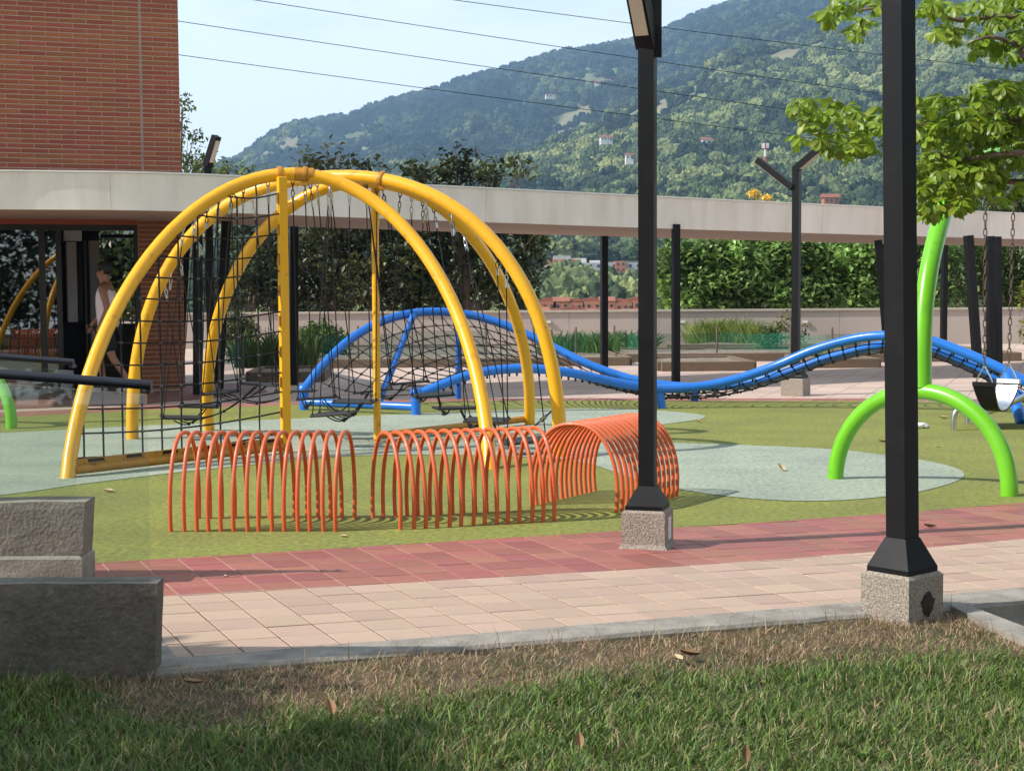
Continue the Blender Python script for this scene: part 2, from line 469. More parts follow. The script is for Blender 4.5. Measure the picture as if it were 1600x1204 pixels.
# boundary curves on the ground, as (x, y) in metres
kerb_out = pxs([(240.5, 1049), (300, 1044), (800, 1004), (1345, 960), (1600, 939), (2100, 898)])
kerb_in = pxs([(240.5, 1029.5), (285, 1026), (800, 985), (1100, 960), (1345, 940), (1600, 917), (2100, 872)])
b_red = pxs([(-600, 980), (0, 946), (245, 931), (500, 916.5), (800, 900), (1000, 888), (1200, 874.5), (1400, 859), (1600, 841), (2100, 795)])
b_grn = pxs([(-600, 922), (0, 887), (130, 880), (400, 864), (640, 849), (970, 829), (1200, 815), (1400, 801), (1600, 785), (2100, 745)])
far_g = pxs([(-700, 695), (-300, 668), (0, 652), (225, 640), (470, 632), (720, 626.5), (1000, 625.5), (1400, 626.5), (1700, 630), (2300, 645)])
far_r = pxs([(-700, 680), (-300, 656), (0, 642), (225, 631), (470, 625), (720, 620), (1000, 619.5), (1400, 620), (1700, 623), (2300, 637)])
def rev(a): return list(reversed(a))
mbg = MB(); mbg.add([(-60, -12, -.4), (60, -12, -.4), (60, 44, -.4), (-60, 44, -.4)], [(0, 1, 2, 3)])
ground = struct(mbg, 'ground', M_soil)
# plaza beyond the play area
sheet('plaza_paving', [(-45, 7.0), (45, 7.0), (45, 43.5), (-45, 43.5)], -.030, M_plaza)
sheet('red_paving_band', far_r + rev(far_g), -.018, M_farred)
sheet('terracotta_paving', pxs([(-500, 590), (-500, 664), (0, 636), (225, 627.5), (300, 621), (420, 610), (400, 596)]), -.024, M_terra)
sheet('play_surface', b_grn + rev(far_g), 0.0, M_green_rub)
patch = [(-400, 694), (-150, 683), (0, 676.5), (95, 672), (175, 667.5), (262, 663.5), (400, 657), (560, 650), (700, 644.5), (800, 640.5), (900, 638), (1000, 640), (1060, 644), (1092, 647.5), (1103, 651), (1092, 655.5), (1060, 660), (1010, 668), (985, 678), (1000, 687), (1060, 692), (1150, 695), (1300, 702), (1384, 711.5), (1450, 720.5), (1492, 731), (1507, 741), (1495, 752), (1445, 766.5), (1384, 776), (1300, 782.5), (1220, 782), (1140, 776), (1070, 766), (1000, 752), (965, 739), (920, 725), (860, 716.5), (760, 712), (660, 710.5), (560, 712), (470, 718.5), (380, 727.5), (280, 738), (200, 747.5), (120, 757.5), (0, 774), (-200, 790), (-400, 800)]
pw = [Vector((p.x, p.y, 0)) for p in pxs(patch)]
pw2 = []
for i in range(len(pw)):
    a, b, c, d = pw[i - 1], pw[i], pw[(i + 1) % len(pw)], pw[(i + 2) % len(pw)]
    for k in range(4):
        t = k / 4
        pw2.append(0.5 * ((2 * b) + (c - a) * t + (2 * a - 5 * b + 4 * c - d) * t * t + (3 * b - a - 3 * c + d) * t ** 3))
sheet('play_surface_pale', pw2, .004, M_grey_rub)
# lawn (a little below the paving) with an uneven surface
LZ = -.024
mb = MB()
nx, ny = 90, 60
def lawn_edge(x):
    e = interp(x, [(p.x, p.y) for p in kerb_out])
    q = [G(*p) for p in ((1478, 946), (1545, 977), (1600, 1003), (1720, 1053))]
    if x > q[0].x: e = min(e, interp(x, [(p.x, p.y) for p in q] + [(9, 3.0)]))
    return e
for j in range(ny + 1):
    for i in range(nx + 1):
        x = -6.5 + 14 * i / nx
        y = lerp(-8.0, lawn_edge(x) + .03, (j / ny) ** .45)
        mb.v.append((x, y, LZ + .012 * noise.noise(Vector((x * 3, y * 3, 0))) + .01 * noise.noise(Vector((x * 9, y * 9, 2)))))
for j in range(ny):
    for i in range(nx):
        a = j * (nx + 1) + i
        mb.f.append((a, a + 1, a + nx + 2, a + nx + 1)); mb.mi.append(0)
struct(mb, 'lawn', M_soil, smooth=True)
# kerb: a concrete edging with a real step down to the lawn, in lengths
kerb = struct(MB(), 'kerb', M_conc)
def kerbrun(O, I, n=8):
    for k in range(len(O) - 1):
        for j in range(n):
            a, b = O[k].lerp(O[k + 1], j / n), O[k].lerp(O[k + 1], (j + 1) / n)
            c, d = I[k].lerp(I[k + 1], (j + 1) / n), I[k].lerp(I[k + 1], j / n)
            yield a, b, c, d
mk = MB()
wob = lambda p: .006 * noise.noise(Vector((p.x * 7, p.y * 7, 1)))
O = smoothpath([p for p in kerb_out], 24); I = smoothpath([Vector((interp(p.x, [(q.x, q.x) for q in kerb_in]), interp(p.x, [(q.x, q.y) for q in kerb_in]), 0)) for p in kerb_out], 24)
for k in range(len(O)):
    o, i = O[k].copy(), I[k].copy()
    w = wob(o)
    mk.v += [(o.x, o.y + w, -.16), (o.x, o.y + w, -.014), (o.x, o.y + .012 + w, .001 + w * .3), (i.x, i.y, .001), (i.x, i.y, -.16)]
for k in range(len(O) - 1):
    for j in range(4):
        a = k * 5 + j
        mk.f.append((a, a + 5, a + 6, a + 1)); mk.mi.append(0)
kerb.data = mk.mesh('kerb', M_conc, smooth=True, sharp=30)
# left return of the kerb beside the low wall
rk = [G(x, y) for (x, y) in ((232, 1046), (284, 1039), (262, 1010), (232, 965), (205, 930), (180, 930))]
mk2 = MB(); mk2.prism([(p.x, p.y) for p in rk][::-1], -.16, .003)
struct(mk2, 'kerb_return', M_conc)

# ---- tiles laid one by one on the near paving
P1, P2, P3 = G(962.5, 915), G(1022.5, 911.25), G(993.7, 926.7)
TU, TW = P2 - P1, P3 - P1
def clipline(poly, a, b, keep_above):
    "keep the side of line a-b (left to right) above or below it"
    out = []
    def sd(p):
        s = (b.x - a.x) * (p.y - a.y) - (b.y - a.y) * (p.x - a.x)
        return s if keep_above else -s
    for i in range(len(poly)):
        p, q = poly[i], poly[(i + 1) % len(poly)]
        sp, sq = sd(p), sd(q)
        if sp >= 0: out.append(p)
        if (sp > 0) != (sq > 0) and abs(sp - sq) > 1e-12:
            t = sp / (sp - sq); out.append(p.lerp(q, t))
    return out
def seg(curve, x):
    for a, b in zip(curve, curve[1:]):
        if a.x <= x <= b.x: return a, b
    return curve[-2], curve[-1]
def area(p): return abs(sum(p[i].x * p[(i + 1) % len(p)].y - p[(i + 1) % len(p)].x * p[i].y for i in range(len(p)))) / 2
bed_b = sheet('beige_paving', [p for p in kerb_in] + rev(b_red), -.0032, M_grout_d)
bed_r = sheet('red_border_paving', b_red + rev(b_grn), -.0030, M_grout_l)
left_edge = (G(300, 1060), G(196, 925))
ntile = {0: 0, 1: 0}
extra = {0: MB(), 1: MB()}
shared = {}
for iu in range(-22, 40):
    for iw in range(-16, 14):
        c = P1 + TU * (iu + .5) + TW * (iw + .5)
        if c.y < 4.5 or c.y > 11.5: continue
        base = [P1 + TU * (iu + a) + TW * (iw + b) for a, b in ((0, 0), (1, 0), (1, 1), (0, 1))]
        g = .0034
        cc = (base[0] + base[2]) / 2
        base = [p + (cc - p).normalized() * g * 1.5 for p in base]
        for reg, (lo, hi) in enumerate(((kerb_in, b_red), (b_red, b_grn))):
            poly = list(base)
            a, b = seg(lo, c.x); poly = clipline(poly, a, b, True)
            if len(poly) >= 3:
                a, b = seg(hi, c.x); poly = clipline(poly, a, b, False)
            if reg == 0 and len(poly) >= 3 and c.x < -1:
                a, b = left_edge; poly = clipline(poly, a, b, False)
            if len(poly) < 3 or area(poly) < .0012: continue
            ctr = sum(poly, Vector((0, 0, 0))) / len(poly)
            # in view of the photograph, or a margin beyond it
            v = ctr - Vector((0, 0, CAMH)); px = 800 + FPX * v.x / v.y
            if px < -260 or px > 1960: continue
            inview = -40 < px < 1640
            h = random.uniform(-.0008, .0012)
            tilt = (random.uniform(-.004, .004), random.uniform(-.004, .004))
            n = len(poly)
            if sum((poly[i].x * poly[(i + 1) % n].y - poly[(i + 1) % n].x * poly[i].y) for i in range(n)) < 0: poly.reverse()
            vs = []
            for q in poly: vs.append((q.x, q.y, -.02))
            for q in poly: vs.append((q.x, q.y, h - .0015 + (q.x - ctr.x) * tilt[0] + (q.y - ctr.y) * tilt[1]))
            for q in poly:
                r = q + (ctr - q).normalized() * .003
                vs.append((r.x, r.y, h + (q.x - ctr.x) * tilt[0] + (q.y - ctr.y) * tilt[1]))
            fs = [(i, (i + 1) % n, n + (i + 1) % n, n + i) for i in range(n)]
            fs += [(n + i, n + (i + 1) % n, 2 * n + (i + 1) % n, 2 * n + i) for i in range(n)]
            fs.append(tuple(range(2 * n, 3 * n)))
            if inview and ntile[reg] < 300 and not (reg == 0 and px < 180):
                t = MB(); t.add(vs, fs)
                me = t.mesh('tile', M_tile_r if reg else M_tile_b, ctr, False)
                o = bpy.data.objects.new('tile', me); COL.objects.link(o)
                o.parent = bed_r if reg else bed_b
                o.location = ctr
                ntile[reg] += 1
            else:
                extra[reg].add(vs, fs)
for reg in (0, 1):
    if extra[reg].v:
        part(extra[reg], 'outlying_tiles', M_tile_r if reg else M_tile_b, bed_r if reg else bed_b, False, kind='stuff')
# drain pit at the right: sunken channel, far wall and edging
pit_e = [G(x, y) for (x, y) in ((1480, 944), (1500, 941), (1720, 1025), (1720, 1052), (1600, 1002), (1545, 976))]
mp_ = MB(); mp_.prism([(p.x, p.y) for p in pit_e], -.22, .004)
struct(mp_, 'pit_edging', M_conc)
a = G(1490, 944); b = G(1760, 922); c = G(1760, 1040)
mw = MB(); mw.add([(a.x, a.y, -.26), (b.x, b.y, -.26), (c.x, c.y, -.26)], [(0, 2, 1)])
struct(mw, 'pit_floor', M_conc)
# ================================================================ yellow climbing dome
aL, aR, lB, lC, lE = G(105, 747), G(765, 732), G(207, 686), G(327, 672), G(827, 663)
ctr = (aL + lE + aR + lC) / 4
lD = ctr * 2 - lB; lD.z = 0
post1 = G(447, 707); post2 = ctr * 2 - post1; post2.z = 0
apA = AT(457, 272, post1.y + .10)
apC = Vector((2 * ctr.x - apA.x, 2 * ctr.y - apA.y, apA.z - .02))
dome = thing('climbing_dome', 'yellow tubular climbing dome with black rope net and hanging step boards', 'climbing frame', ctr)
def archpath(a, b, ap, p=2.0, n=48):
    mid = (a + b) / 2; half = (b - a) / 2; rise = ap - mid; rise.z = ap.z
    out = []
    for k in range(n + 1):
        t = math.pi * k / n
        c, s_ = -math.cos(t), math.sin(t)
        c = math.copysign(abs(c) ** (2 / p), c); s_ = abs(s_) ** (2 / p)
        q = mid + half * c + Vector((rise.x, rise.y, rise.z)) * s_
        out.append(q)
    out[0] = a - Vector((0, 0, .03)); out[-1] = b - Vector((0, 0, .03))
    return out
pathA = archpath(aL, aR, apA)
pathC = archpath(lC, lE, apC)
apB = Vector((ctr.x, ctr.y, 2.385))
pathB = archpath(lB, lD, apB, 2.28)
for pth, r in ((pathA, .056), (pathB, .058), (pathC, .056)):
    m = MB(); m.tube(pth, r, 20); part(m, 'arch', M_yellow, dome)
# splice sleeve and clamps at the crown
m = MB(); m.tube([apA + Vector((d, d * .08, -abs(d) * .04)) for d in (.02, .10, .18)], .0585, 20); part(m, 'sleeve', M_yellow_old, dome)
def ring(path, i, r, w=.02):
    t = (path[i + 1] - path[i - 1]).normalized()
    p = path[i]
    m = MB(); m.tube([p - t * w, p - t * w * .5, p + t * w * .5, p + t * w], [r * .97, r, r, r * .97], 16)
    return m, p, t
for pth, i in ((pathA, 23), (pathA, 25), (pathB, 27), (pathC, 24)):
    m, p, t = ring(pth, i, .071)
    cl = part(m, 'clamp', M_yellow_old, dome)
    b = MB(); b.box(p + Vector((0, -.02, -.075)), (.05, .05, .045), bev=.008)
    part(b, 'bolt', M_yellow_old, cl)
# square post under the front arch with rope clips; round post under the back one
rp = Matrix.Rotation(.55, 3, 'Z')
m = MB(); h1 = apA.z - .03
m.box((post1.x, post1.y, h1 / 2), (.075, .055, h1), rp, bev=.006)
p1o = part(m, 'post', M_yellow, dome, label='square yellow post carrying the edge of the rope net')
for k in range(8):
    z = .35 + k * .26
    b = MB(); b.box((post1.x - .035, post1.y - .035, z), (.012, .02, .09), rp)
    part(b, 'rope_clip', M_yellow_old, p1o)
h2 = apC.z - .03
m = MB(); m.tube([post2 + Vector((0, 0, -.02)), post2 + Vector((0, 0, h2))], .034, 16)
m.tube([post2 + Vector((0, 0, h2 - .35)), post2 + Vector((.01, 0, h2 - .1)), post2 + Vector((.01, 0, h2))], .040, 16)
part(m, 'post', M_yellow, dome)
# base beams
dA = (post1 - aL).normalized()
for a, b, w in ((aL + dA * .07, post1 - dA * .02, .0), (post2, lE, 1)):
    m = MB()
    if w == 0:
        z = .055
        m.tube([a + Vector((0, 0, z)), b + Vector((0, 0, z))], .034, 12)
        m.beam(a + Vector((0, .01, z + .05)), b + Vector((0, .01, z + .05)), .012, .06)
        bo = part(m, 'base_beam', M_yellow_old, dome)
        for k in range(6):
            t = (k + .35) / 6
            q = a.lerp(b, t) + Vector((0, -.004, z + .062)); d = (b - a).normalized()
            c = MB(); c.beam(q, q + d * .14, .016, .022)
            part(c, 'rope_clip', M_black, bo)
    else:
        m.tube([a + Vector((0, 0, .06)), b + Vector((0, 0, .06))], .033, 12)
        part(m, 'base_beam', M_yellow_old, dome)
# rope net in the left half of the front arch
def archAt(path, z, first=True):
    rng = range(len(path) // 2) if first else range(len(path) - 2, len(path) // 2, -1)
    for i in rng:
        p, q = path[i], path[i + 1]
        if (p.z - z) * (q.z - z) <= 0 and abs(q.z - p.z) > 1e-6:
            return p.lerp(q, (z - p.z) / (q.z - p.z))
    return path[len(path) // 2].copy()
dirN = (post1 - aL); LN = dirN.length; dirN.normalize()
net = MB(); kn = MB()
rows = []
zs = [.14 + .172 * k for k in range(13)]
for z in zs:
    a = archAt(pathA, z); b = Vector((post1.x, post1.y, z)) - dirN * .04
    if (a - b).length < .15: continue
    rows.append((z, a, b))
def onrow(row, w):
    z, a, b = row
    # columns of the net hang in upright planes
    t = (w * a.y - a.x) / ((b.x - a.x) - w * (b.y - a.y))
    if t < 0 or t > 1.001: return None
    sag = -.035 * math.sin(math.pi * min(1, t)) + .04 * t * t * (1 if z < 1.6 else .3)
    p = a.lerp(b, t)
    off = .012 * noise.noise(Vector((w * 4, z * 4, 3)))
    return p + Vector((off, -off, sag + .012 * noise.noise(Vector((w * 5, z * 5, 9)))))
wsl = [lerp(aL.x / aL.y, post1.x / post1.y, (k + .9) / 11.2) for k in range(10)]
for row in rows:
    wa = row[1].x / row[1].y; wb = row[2].x / row[2].y
    pts = [onrow(row, lerp(wa, wb, .001 + .998 * k / 14)) for k in range(15)]
    net.tube([p for p in pts if p], .0075, 6)
for w in wsl:
    pts = []
    for row in rows:
        p = onrow(row, w)
        if p: pts.append(p)
    if len(pts) < 1: continue
    tt = (w * aL.y - aL.x) / ((post1.x - aL.x) - w * (post1.y - aL.y))
    pts = [aL.lerp(post1, tt) + Vector((0, 0, .10))] + pts
    # up to the arch above
    best = min(pathA[:26], key=lambda q: abs(q.x / q.y - w) + (0 if q.z > pts[-1].z else 9))
    if best.z > pts[-1].z: pts.append(best - Vector((0, 0, .03)))
    net.tube(pts, .0075, 6)
    for p in pts[1:-1]: kn.blob(p, (.018, .018, .013))
no = part(net, 'rope_net', M_rope, dome)
part(kn, 'knots', M_knot, no, kind='stuff')
# step boards hung from the arches
boards = [(312, 634, 14.7), (283, 652, 14.3), (408, 600, 14.9), (345, 612, 15.0), (462, 611, 14.6), (496, 622, 14.2), (555, 627, 13.9), (522, 646, 13.5), (583, 611, 14.4), (638, 598, 14.8), (676, 617, 14.3), (711, 637, 13.9), (761, 656, 13.3), (818, 688, 12.9)]
tops = pathA[12:40] + pathB[8:42] + pathC[8:42]
def anchor(p, path, dx):
    return min(path[6:-6], key=lambda q: (q.x - p.x - dx) ** 2 + .4 * (q.y - p.y) ** 2 - .05 * q.z)
prevc = None
random.seed(5)
allropes = []
for bi, (px, py, Y) in enumerate(boards):
    c = AT(px, py, Y)
    rot = Matrix.Rotation(random.uniform(-.35, .35), 3, 'Z') @ Matrix.Rotation(random.uniform(-.09, .09), 3, 'X') @ Matrix.Rotation(random.uniform(-.10, .06), 3, 'Y')
    m = MB(); m.box(c, (.38, .22, .020), rot, bev=.005)
    bo = part(m, 'step_board', M_board, dome)
    for (sx, sy) in ((-1, -1), (1, -1), (-1, 1), (1, 1))[:4 if bi % 3 == 0 else 3 if bi % 3 == 1 else 2]:
        q = c + rot @ Vector((sx * .17, sy * .09, .0))
        path = (pathA if c.x < -1.6 else pathB) if sy < 0 else (pathB if c.x < -1.6 else pathC)
        if sy < 0 and c.x > -.4: path = pathB
        a = anchor(c, path, sx * (.10 if bi % 2 else .22))
        a = a - Vector((0, 0, .055))
        allropes.append((q, a, bo))
    # the slack rope that links it to the next
    if prevc is not None and abs(prevc.x - c.x) < 1.0:
        m = MB()
        for e in (-.08, .1):
            p0 = prevc + Vector((.05, e, -.02)); p1 = c + Vector((-.05, e, -.02))
            pts = [p0.lerp(p1, t / 8) - Vector((0, 0, .09 * math.sin(math.pi * t / 8))) for t in range(9)]
            m.tube(pts, .0065, 5)
            m.blob(pts[4], .016)
        part(m, 'slack_rope', M_rope, dome)
    prevc = c
for (q, a, bo) in allropes:
    d = (a - q).normalized()
    m = MB(); m.tube([q, a - d * .20], .0055, 5)
    m.blob(q + Vector((0, 0, .012)), .014)
    ro = part(m, 'suspension_rope', M_rope, dome)
    f = MB(); f.tube([a - d * .20, a - d * .145], .0125, 7)
    part(f, 'ferrule', M_steel, ro)
    f = MB()
    # shackle links
    x = d.cross(Vector((0, 1, 0))).normalized()
    for k, (u, w_) in enumerate(((.115, x), (.06, Vector((0, 1, 0))), (.012, x))):
        cc = a - d * u
        f.tube([cc + d * .034 * math.cos(t * math.pi / 4) + w_ * .013 * math.sin(t * math.pi / 4) for t in range(8)], .0045, 5, closed=True)
    part(f, 'shackle', M_steel if random.random() < .6 else M_rust, ro)
# guy rope at the right leg
m = MB(); q = G(795, 704); a = archAt(pathB, .42, False)
m.tube([Vector((q.x, q.y, .02)), a], .008, 5); go = part(m, 'guy_rope', M_rope, dome)
f = MB(); p = Vector((q.x, q.y, .02)).lerp(a, .66); d = (a - q).normalized(); f.tube([p, p + d * .08], .02, 8); part(f, 'ferrule', M_steel, go)

# ================================================================ orange crawl tunnels
def tunnel(label, n0, n1, f0, f1, cnt, h, grp):
    "n0-n1: near feet, first and last hoop; f0-f1: far feet"
    c = (n0 + n1 + f0 + f1) / 4
    th = thing('hoop_tunnel', label, 'crawl tunnel', c, grp)
    base = None
    half = ((f0 - n0) + (f1 - n1)) / 4
    L = half.length
    mb = MB(); pts = []
    b = h
    for k in range(29):
        t = math.pi * k / 28
        cx, cz = -math.cos(t), math.sin(t)
        # legs drawn in a little at the foot, like a bent hoop
        x = L * (1.06 if 0 else 1) * math.copysign(abs(cx) ** .82, cx)
        pts.append(Vector((x * (1 - .10 * (1 - cz) ** 3), 0, b * cz ** .9 - .02)))
    mb.tube(pts, .0128, 10)
    me = mb.mesh('hoop', M_orange)
    ang = math.atan2(half.y, half.x)
    for k in range(cnt):
        t = k / (cnt - 1)
        p = (n0.lerp(n1, t) + f0.lerp(f1, t)) / 2
        inst(me, 'hoop', th, Matrix.Translation((p.x, p.y, 0)) @ Matrix.Rotation(ang + random.uniform(-.02, .02), 4, 'Z') @ Matrix.Rotation(random.uniform(-.012, .012), 4, 'X'))
    return th
tunnel('leftmost orange hoop tunnel, standing in front of the yellow dome', G(268, 831), G(520, 831), G(310, 809), G(558, 808), 14, .575, 'orange hoop tunnels')
tunnel('middle orange hoop tunnel, between the other two tunnels', G(632, 828), G(866, 815), G(577, 808), G(812, 797), 14, .565, 'orange hoop tunnels')
tunnel('orange hoop tunnel seen end on, behind the concrete-footed lamp post', G(967, 801), G(1066, 776), G(828, 789), G(921, 767), 14, .56, 'orange hoop tunnels')

# ================================================================ blue wave climber
Fr = smoothpath([AT(x, y, Y) for (x, y, Y) in ((476, 607, 18.0), (505, 570, 18.2), (545, 532, 18.5), (592, 504, 18.8), (640, 490, 19.1), (690, 487, 19.3), (740, 493, 19.4), (795, 510, 19.4), (850, 535, 19.3), (910, 565, 19.1), (960, 584, 19.0), (1000, 595, 18.9), (1045, 602, 18.8), (1090, 604, 18.7), (1150, 601, 18.6), (1220, 584, 18.4), (1300, 557, 18.2), (1380, 539, 18.0), (1440, 541, 17.9), (1500, 563, 17.8), (1555, 592, 17.7), (1610, 628, 17.6))], 5)
Nr = smoothpath([AT(x, y, Y) for (x, y, Y) in ((660, 613, 17.15), (700, 597, 17.2), (740, 584, 17.25), (780, 577.5, 17.3), (820, 575.5, 17.35), (870, 579, 17.4), (920, 588, 17.5), (970, 599, 17.6), (1030, 607, 17.7), (1090, 604, 17.75), (1150, 592, 17.7), (1210, 572, 17.6), (1270, 547, 17.4), (1330, 530, 17.2), (1380, 524, 17.0), (1440, 528, 16.8), (1500, 548, 16.6), (1560, 574, 16.4), (1620, 606, 16.2), (1680, 640, 16.0))], 5)
ws_ = thing('wave_climber', 'blue tubular wave climber with a black rope net between its rails', 'climbing frame', Vector((Nr[0].x, Nr[0].y, 0)))
for pth in (Fr, Nr):
    m = MB(); m.tube(pth, .053, 16); part(m, 'rail', M_blue, ws_)
# end frame and legs
pL, pR = G(475, 640), G(650, 648)
m = MB(); m.tube([pL, Vector((pL.x, pL.y, Fr[0].z))], .055, 14); m.blob((pL.x, pL.y, Fr[0].z), .07, 12, 8); part(m, 'leg', M_blue, ws_)
m = MB(); m.tube([pR, Vector((pR.x, pR.y, Nr[0].z))], .055, 14); m.blob((pR.x, pR.y, Nr[0].z), .07, 12, 8); part(m, 'leg', M_blue, ws_)
m = MB(); m.tube([Vector((pL.x, pL.y, .09)), Vector((pR.x, pR.y, .09))], .045, 12); part(m, 'ground_bar', M_blue, ws_)
for (x, y, pth) in ((1035, 638, Nr), (1085, 626, Fr)):
    q = G(x, y); t = min(pth, key=lambda p: (p.x - q.x) ** 2)
    m = MB(); m.tube([Vector((q.x, q.y, -.01)), Vector((t.x, q.y, t.z))], .05, 14); part(m, 'leg', M_blue, ws_)
q = G(1597, 662)
t = min(Nr, key=lambda p: (p.x - q.x) ** 2)
m = MB(); m.tube([q, Vector((q.x, q.y + .5, t.z - .1))], .06, 12); part(m, 'leg', M_blue, ws_)
q = G(716, 621); t = AT(717, 490, 19.35)
m = MB(); m.tube([Vector((q.x, q.y, 0)), t], .04, 12); part(m, 'strut', M_blue, ws_)
q = G(590, 634); t = AT(646, 492, 19.05)
m = MB(); m.tube([q, t], .042, 12)
so = part(m, 'strut', M_blue, ws_)
# the net between the rails
def resamp(path, n):
    L = [0]
    for a, b in zip(path, path[1:]): L.append(L[-1] + (b - a).length)
    out = []; k = 0
    for i in range(n):
        s_ = L[-1] * i / (n - 1)
        while k < len(L) - 2 and L[k + 1] < s_: k += 1
        out.append(path[k].lerp(path[k + 1], (s_ - L[k]) / max(1e-9, L[k + 1] - L[k])))
    return out
NT = 74
# pair the rails by legs: low point to low point
iF = min(range(len(Fr)), key=lambda i: abs(Fr[i].x - G(1085, 626).x)); iN = min(range(len(Nr)), key=lambda i: abs(Nr[i].x - G(1035, 638).x))
FA = resamp(Fr[:iF + 1], 34) + resamp(Fr[iF:], 32)[1:]
NA = resamp(Nr[:iN + 1], 34) + resamp(Nr[iN:], 32)[1:]
net = MB(); kn = MB()
def sp(i, u):
    a, b = FA[i], NA[i]
    p = a.lerp(b, u)
    return p - Vector((0, 0, .10 * math.sin(math.pi * u) + .03)) + Vector((.012 * noise.noise(p * 4), 0, .012 * noise.noise(p * 5)))
NU = 7
for i in range(1, len(FA) - 1, 1):
    net.tube([FA[i]] + [sp(i, u / 7) for u in range(1, 7)] + [NA[i]], .007, 5)
    kn.tube([NA[i] - Vector((0, 0, .04)), NA[i] - Vector((0, 0, .085))], .012, 5)
for u in range(1, NU):
    net.tube([sp(i, u / NU) for i in range(1, len(FA) - 1)], .007, 5)
    for i in range(1, len(FA) - 1): kn.blob(sp(i, u / NU), .019, 5, 3)
no = part(net, 'rope_net', M_rope, ws_)
part(kn, 'knots', M_rope, no, kind='stuff')

# ================================================================ green swing frames, seat, slide
g0, g1 = G(1305, 748), G(1577, 774)
gm = (g0 + g1) / 2
apg = AT(1440, 611, gm.y + .03)
sw = thing('swing_set', 'bright green swing frame leg with an arched foot, right of the black lamp post', 'swing', gm)
m = MB(); m.tube(archpath(g0, g1, apg, 2.05), .058, 20); part(m, 'foot_arch', M_green, sw)
gp = smoothpath([AT(x, y, gm.y + dy) for (x, y, dy) in ((1441, 606, 0.03), (1441, 540, .06), (1444, 480, .12), (1452, 420, .22), (1466, 360, .38), (1484, 305, .6), (1515, 262, .95), (1560, 240, 1.4))], 6)
m = MB(); m.tube(gp, .066, 20); part(m, 'post', M_green, sw)
beam0 = gp[-1]; beam1 = beam0 + Vector((1.6, 2.6, .02))
m = MB(); m.tube([beam0, beam1], .055, 14); part(m, 'top_beam', M_green, sw)
m = MB(); m.tube([beam1, beam1 + Vector((.1, .2, -1.0)), Vector((beam1.x + .2, beam1.y + .4, 0))], .066, 14); part(m, 'post', M_green, sw)
# seat hung on two chains
YS = 12.6
e0 = AT(1538, 602, YS - .14); e1 = AT(1576, 597, YS + .14)
seat = thing('belt_swing', 'black belt swing seat with a silver inner face hanging on two chains', 'swing seat', Vector((e0.x, YS, 0)))
sdir = (e1 - e0); sdir.z = 0; sdir.normalize(); bdir = Vector((sdir.y, -sdir.x, 0))
def belt(off, u0, u1, name, mm, par):
    m = MB(); n = 14
    for k in range(n + 1):
        u = lerp(u0, u1, k / n)
        p = e0.lerp(e1, u) - Vector((0, 0, .215 * (1 - abs(2 * u - 1) ** 2.4)))
        w = .095 - .03 * math.sin(math.pi * u)
        for s_ in (-1, 1):
            for o in (0, off):
                m.v.append(tuple(p + bdir * w * s_ + Vector((sdir.x * o * (1 - 2 * u), sdir.y * o * (1 - 2 * u), o))))
    for k in range(n):
        a = k * 4
        for (i, j) in ((0, 2), (3, 1), (1, 0), (2, 3)):
            m.f.append((a + i, a + 4 + i, a + 4 + j, a + j)); m.mi.append(0)
    return part(m, name, mm, par)
belt(-.012, 0, 1, 'belt', M_black, seat)
belt(.006, .06, .97, 'belt_inner_face', M_sheet, seat)  # silver sheet over the inner side of the belt
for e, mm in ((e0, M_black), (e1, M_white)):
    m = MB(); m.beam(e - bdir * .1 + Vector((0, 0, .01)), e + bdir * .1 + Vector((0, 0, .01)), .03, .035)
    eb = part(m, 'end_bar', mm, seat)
    top = AT(1540 if e is e0 else 1585, 268, YS + (0 if e is e0 else .25))
    hang = e + Vector((0, 0, .16))
    m = MB()
    for s_ in (-1, 1): m.tube([e + bdir * s_ * .075 + Vector((0, 0, .02)), e + bdir * s_ * .06 + Vector((0, 0, .06)), hang], .006, 6)
    part(m, 'hanger', M_steel, eb)
    d = (top - hang); L = d.length; d.normalize()
    xx = d.cross(Vector((0, 1, 0))).normalized(); yy = d.cross(xx)
    n = int(L / .062)
    m = MB()
    for k in range(n):
        cc = hang + d * (.062 * (k + .5)); w_ = xx if k % 2 else yy
        m.tube([cc + d * .038 * math.cos(t * math.pi / 4) + w_ * .014 * math.sin(t * math.pi / 4) for t in range(8)], .0048, 5, closed=True)
    part(m, 'chain', M_rust, seat)
# stainless slide running out towards the left
sl = thing('slide', 'stainless steel slide end with tubular side rails behind the swing seat', 'slide', G(1490, 672))
q0, q1 = G(1490, 672), G(1512, 662)
side = {}
for nm, q, dy in (('near', q0, 0), ('far', q1, .45)):
    Y = q.y
    up = smoothpath([Vector((q.x, Y, -.02)), Vector((q.x, Y, .12)), Vector((q.x + .03, Y, .19)), Vector((q.x + .10, Y, .20)), Vector((q.x + .22, Y, .185)), Vector((q.x + .38, Y, .19)), Vector((q.x + .70, Y, .34)), Vector((q.x + 1.1, Y + .05, .58)), Vector((q.x + 1.6, Y + .1, .95))], 5)
    side[nm] = up
    m = MB(); m.tube(up, .026, 12); part(m, 'side_rail', M_steel, sl)
m = MB()
A_, B_ = side['near'][12:], side['far'][12:]
for a, b in zip(A_, B_): m.v += [tuple(a - Vector((0, -.02, .03))), tuple(b - Vector((0, .02, .03)))]
for k in range(len(A_) - 1): m.f.append((2 * k, 2 * k + 2, 2 * k + 3, 2 * k + 1)); m.mi.append(0)
part(m, 'chute', M_sheet, sl)
m = MB(); a = side['near'][-3]; b = side['far'][-3]
m.tube([Vector((a.x, a.y, -.01)), a], .03, 10); m.tube([Vector((b.x, b.y, -.01)), b], .03, 10); part(m, 'support', M_steel, sl)
